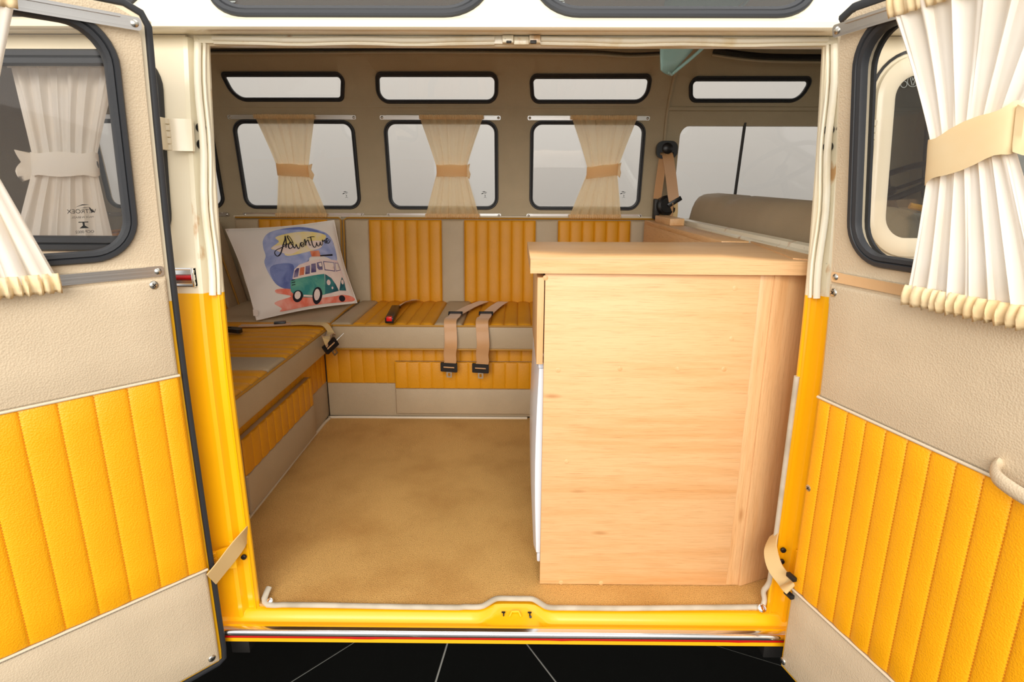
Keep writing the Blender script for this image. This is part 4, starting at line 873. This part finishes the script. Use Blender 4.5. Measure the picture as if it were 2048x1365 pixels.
# ------------------------------------------------------------------ belts
def tongue(T, c_, down, side, nrm, s=1.0):
    o = MB().plate(rloop(rect(-.034 * s, .034 * s, -.019 * s, .019 * s), .004), [rloop(rect(-.023 * s, .023 * s, -.004 * s, .004 * s), .002)], lambda u, v, d: V(c_) + side * u - down * v + nrm * (d - .005), .010, .05)
    build(o, 'buckle_frame', 'black', T)
    build(MB().plate(rloop(rect(-.011 * s, .011 * s, -.044 * s, -.012 * s), .003), [rloop(rect(-.005 * s, .005 * s, -.038 * s, -.024 * s), .002)], lambda u, v, d: V(c_) + side * u - down * v + nrm * (d - .001), .002, .05), 'latch_tongue', 'steel', T)
    build(MB().obox(V(c_), side, down, nrm, .022 * s, .0025, .004, .001), 'web_loop', 'belt', T)
def lapbelt(label, s_, ad, hang, tn):
    p0 = atZ(*s_, ZS + .012); p1 = atZ(*ad, ZS + .014); p2 = V((p1.x - .008, 1.128, ZS + .012)); p3 = V((p2.x, 1.108, ZS - .03)); hb = atY(*hang, 1.112); hb2 = atY(*tn, 1.116)
    T = thing('lap_belt', hb2, label, 'seat belt', 'lap belts hanging over the bench')
    X = V((1, 0, 0)); up_ = V((0, 0, 1))
    path = smooth([p0, p0.lerp(p1, .5) + V((0, 0, .006)), p1 + V((0, -.01, .004))], 5); sd = [X] * len(path)
    build(MB().ribbon(path, X, .047, .0022), 'lap_webbing', 'belt', T)
    path = smooth([p1 + V((0, .012, .005)), p1 + V((0, -.05, .006)), p2 + V((0, -.004, .004)), p3 + V((.002, 0, 0)), p3.lerp(hb, .4) + V((.004, -.010, 0)), p3.lerp(hb, .75) + V((-.001, -.002, 0)), hb, hb2 + V((0, 0, .006))], 6)
    build(MB().ribbon(path, X, .047, .0028), 'hanging_webbing', 'belt', T)
    build(MB().ribbon([q_ + V((-.004, .006, 0)) for q_ in path[8:-4]], X, .046, .0022), 'doubled_webbing', 'belt', T)
    m = MB().plate(rloop(rect(-.030, .030, -.010, .010), .003), [rloop(rect(-.024, .024, -.0035, .0035), .001)], lambda u, v, d: p1 + V((u, v * .8, .006 + d + v * .5)), .004, .05); build(m, 'adjuster', 'black', T)
    tongue(T, hb2, V((0, 0, -1)), V((cos(.06), 0, -sin(.06))), V((0, -1, 0)))
lapbelt('tan lap belt hanging over the bench edge, left of the pair', (968, 603), (911, 631), (901, 722), (898, 735))
lapbelt('tan lap belt hanging over the bench edge, right of the pair', (1006, 604), (972, 631), (966, 724), (961, 737))
# red-button buckle on the bench
p0, p1, p2, p3 = atZ(832, 600, ZS + .012), atZ(806, 607, ZS + .016), atZ(793, 617, ZS + .026), atZ(783, 634, ZS + .026)
T = thing('belt_buckle', p3, 'black seat belt buckle with red button lying on the bench', 'seat belt')
build(MB().ribbon(smooth([p0, p1, p2 + V((0, .01, -.004)), p2 + V((0, -.01, 0))], 5), [V((1, .2, .1 * i)) for i in range(16)], .044, .0024), 'webbing', 'belt', T)
dv = (p3 - p2); dv.z = -.006; ln = dv.length; dv.normalize(); sd = V((0, 0, 1)).cross(dv).normalized(); nn = dv.cross(sd); nn = nn if nn.z > 0 else -nn; cc = (p2 + p3) / 2 + V((0, -.03, 0))
build(MB().obox(cc, dv, sd, nn, ln / 2 + .024, .017, .012, .004), 'housing', 'black', T); e_ = cc + dv * (ln / 2 + .012)
build(MB().obox(e_ + nn * .006 + dv * .003, dv, sd, nn, .011, .011, .0085, .002), 'release_button', 'red', T)
# belts on the left bench
T = thing('corner_belt', atX(657, 690, -.70), 'beige belt with black tongue drooping over the bench corner', 'seat belt')
path = smooth([atZ(480, 652, ZS + .010), atZ(540, 651, ZS + .010), atZ(600, 647, ZS + .012), atZ(632, 648, ZS + .014), V((-.745, 1.06, ZS + .012)), V((-.722, 1.05, ZS - .02)), atX(652, 676, -.712), atX(657, 690, -.705)], 6)
build(MB().ribbon(path, V((.15, 1, 0)), .036, .003), 'webbing', 'belt', T); build(MB().ribbon([p + V((.004, -.012, .003)) for p in path[10:-2]], V((.3, 1, .1)), .030, .002), 'doubled_webbing', 'strap', T)
p = atX(661, 692, -.70); sd = V((.45, .78, .42)).normalized(); dn = V((.35, .2, -.8)); dn = (dn - sd * dn.dot(sd)).normalized(); tongue(T, p, dn, sd, sd.cross(dn), .95)
build(MB().obox(atZ(560, 646, ZS + .014), V((1, .3, 0)).normalized(), V((-.3, 1, 0)).normalized(), V((0, 0, 1)), .022, .012, .006, .003), 'slide', 'black', T)
m = MB().tube([p + sd * .034, p + sd * .06 + V((.012, 0, .012))], .0025); build(m, 'tongue_tip', 'steel', T)
p = atZ(459, 662, ZS + .018); T = thing('belt_buckle', p, 'black belt tongue resting on the left cushion by the jamb', 'seat belt')
ax = V((1, -.06, .0)).normalized(); by = V((.06, 1, 0)).normalized()
build(MB().plate(rloop(rect(-.045, .045, -.018, .018), .012), [rloop(rect(-.018, .008, -.006, .006), .003)], lambda u, v, d: p + ax * u + by * v + V((0, 0, d - .008 + .006 * cos(u * 30))), .014, .02), 'buckle_frame', 'black', T)
build(MB().ribbon([p + ax * -.02, p + ax * -.08 + V((0, .01, -.004)), p + ax * -.16 + V((0, .06, -.006))], V((0, 1, 0)), .036, .0025), 'webbing', 'belt', T)
# shoulder belt by the partition
a, b = atY(1332, 303, 1.60), atY(1329, 412, 1.57)
T = thing('shoulder_belt', b, 'black shoulder belt reel with tan webbing on the pillar', 'seat belt')
build(MB().plate(rloop(rect(-.047, .047, -.038, .038), .030), [rloop(rect(-.030, .030, -.023, -.011), .004)], lambda u, v, d: a + V((u, -d, v + .006)), .020, .03), 'anchor_ring', 'black', T)
build(MB().lathe(a + V((0, -.02, .012)), (0, -1, 0), [(.024, 0), (.024, .006), (.018, .011), (0, .012)], 20), 'bolt_cover', 'black', T)
e = atY(1349, 404, 1.545); path = smooth([a + V((0, -.012, -.008)), a + V((.006, -.026, -.03)), a.lerp(e, .5) + V((0, -.012, 0)), e + V((-.006, 0, .02)), e], 6)
build(MB().ribbon(path, [V((1, -.1, .0 + .3 * min(1, i / 24))) for i in range(len(path))], .047, .0024), 'webbing', 'belt', T)
build(MB().ribbon([a + V((-.012, -.008, -.01)), a.lerp(b, .55) + V((-.025, 0, 0)), b + V((-.03, .02, .03))], V((1, -.9, 0)), .040, .002), 'return_webbing', 'belt', T)
build(MB().lathe(b + V((.004, .02, 0)), (.15, -1, .1), [(.040, 0), (.044, .006), (.044, .040), (.035, .046), (.033, .043), (0, .043)], 24), 'reel', 'black', T)
build(MB().box(b.x - .045, b.x - .02, b.y, b.y + .04, b.z - .06, b.z + .03, .004), 'reel_bracket', 'dark', T)
sd = V((.8, 0, .5)).normalized(); build(MB().obox(e, sd, V((0, 1, 0)), sd.cross(V((0, 1, 0))), .034, .006, .010, .003), 'tongue', 'black', T)
build(MB().ribbon([e + V((0, .002, -.004)), e + V((.006, .01, -.04)), e + V((.004, .01, -.085))], V((1, -.5, 0)), .03, .003), 'lower_webbing', 'strap', T)
build(MB().ribbon([e + V((-.012, -.004, -.004)), e + V((-.008, .004, -.04)), e + V((-.010, .004, -.085))], V((1, -.8, 0)), .012, .003), 'lower_webbing', 'belt', T)
# door check straps
a = atY(485, 1081, -.006); b = LL.mp(.006, LL.pick(419, 1157, .004)[1], .006); T = thing('door_strap', b, 'beige check strap between the left door and the jamb', 'strap')
build(MB().ribbon(smooth([a + V((.001, .030, .0)), a, a.lerp(b, .5) + V((0, -.004, -.004)), b + LL.n * .006], 5), [V((.12, 0, 1))] * 16, .044, .0024), 'webbing', 'strap', T)
a = atY(1549, 1068, .03); b = LR.mp(.008, LR.pick(1592, 1182, .01)[1] + .0, .012); T = thing('door_strap', b, 'beige check strap twisting from the right jamb to the right door', 'strap')
mid_ = [atY(1541, 1096, -.005), atY(1550, 1135, -.03), atY(1573, 1165, -.05)]; path = smooth([a] + mid_ + [b, b + LR.d * .012], 6)
build(MB().ribbon(path, [V((.25 + .9 * i / 30, -.5 + .1 * i / 30, .75)) for i in range(len(path))], .036, .0024), 'webbing', 'strap', T)
for dz in (.022, -.022):
    build(MB().obox(b + V((.002, -.004, dz)), LR.d, V((0, 0, 1)), LR.n, .012, .005, .005, .002), 'strap_clip', 'dark', T)
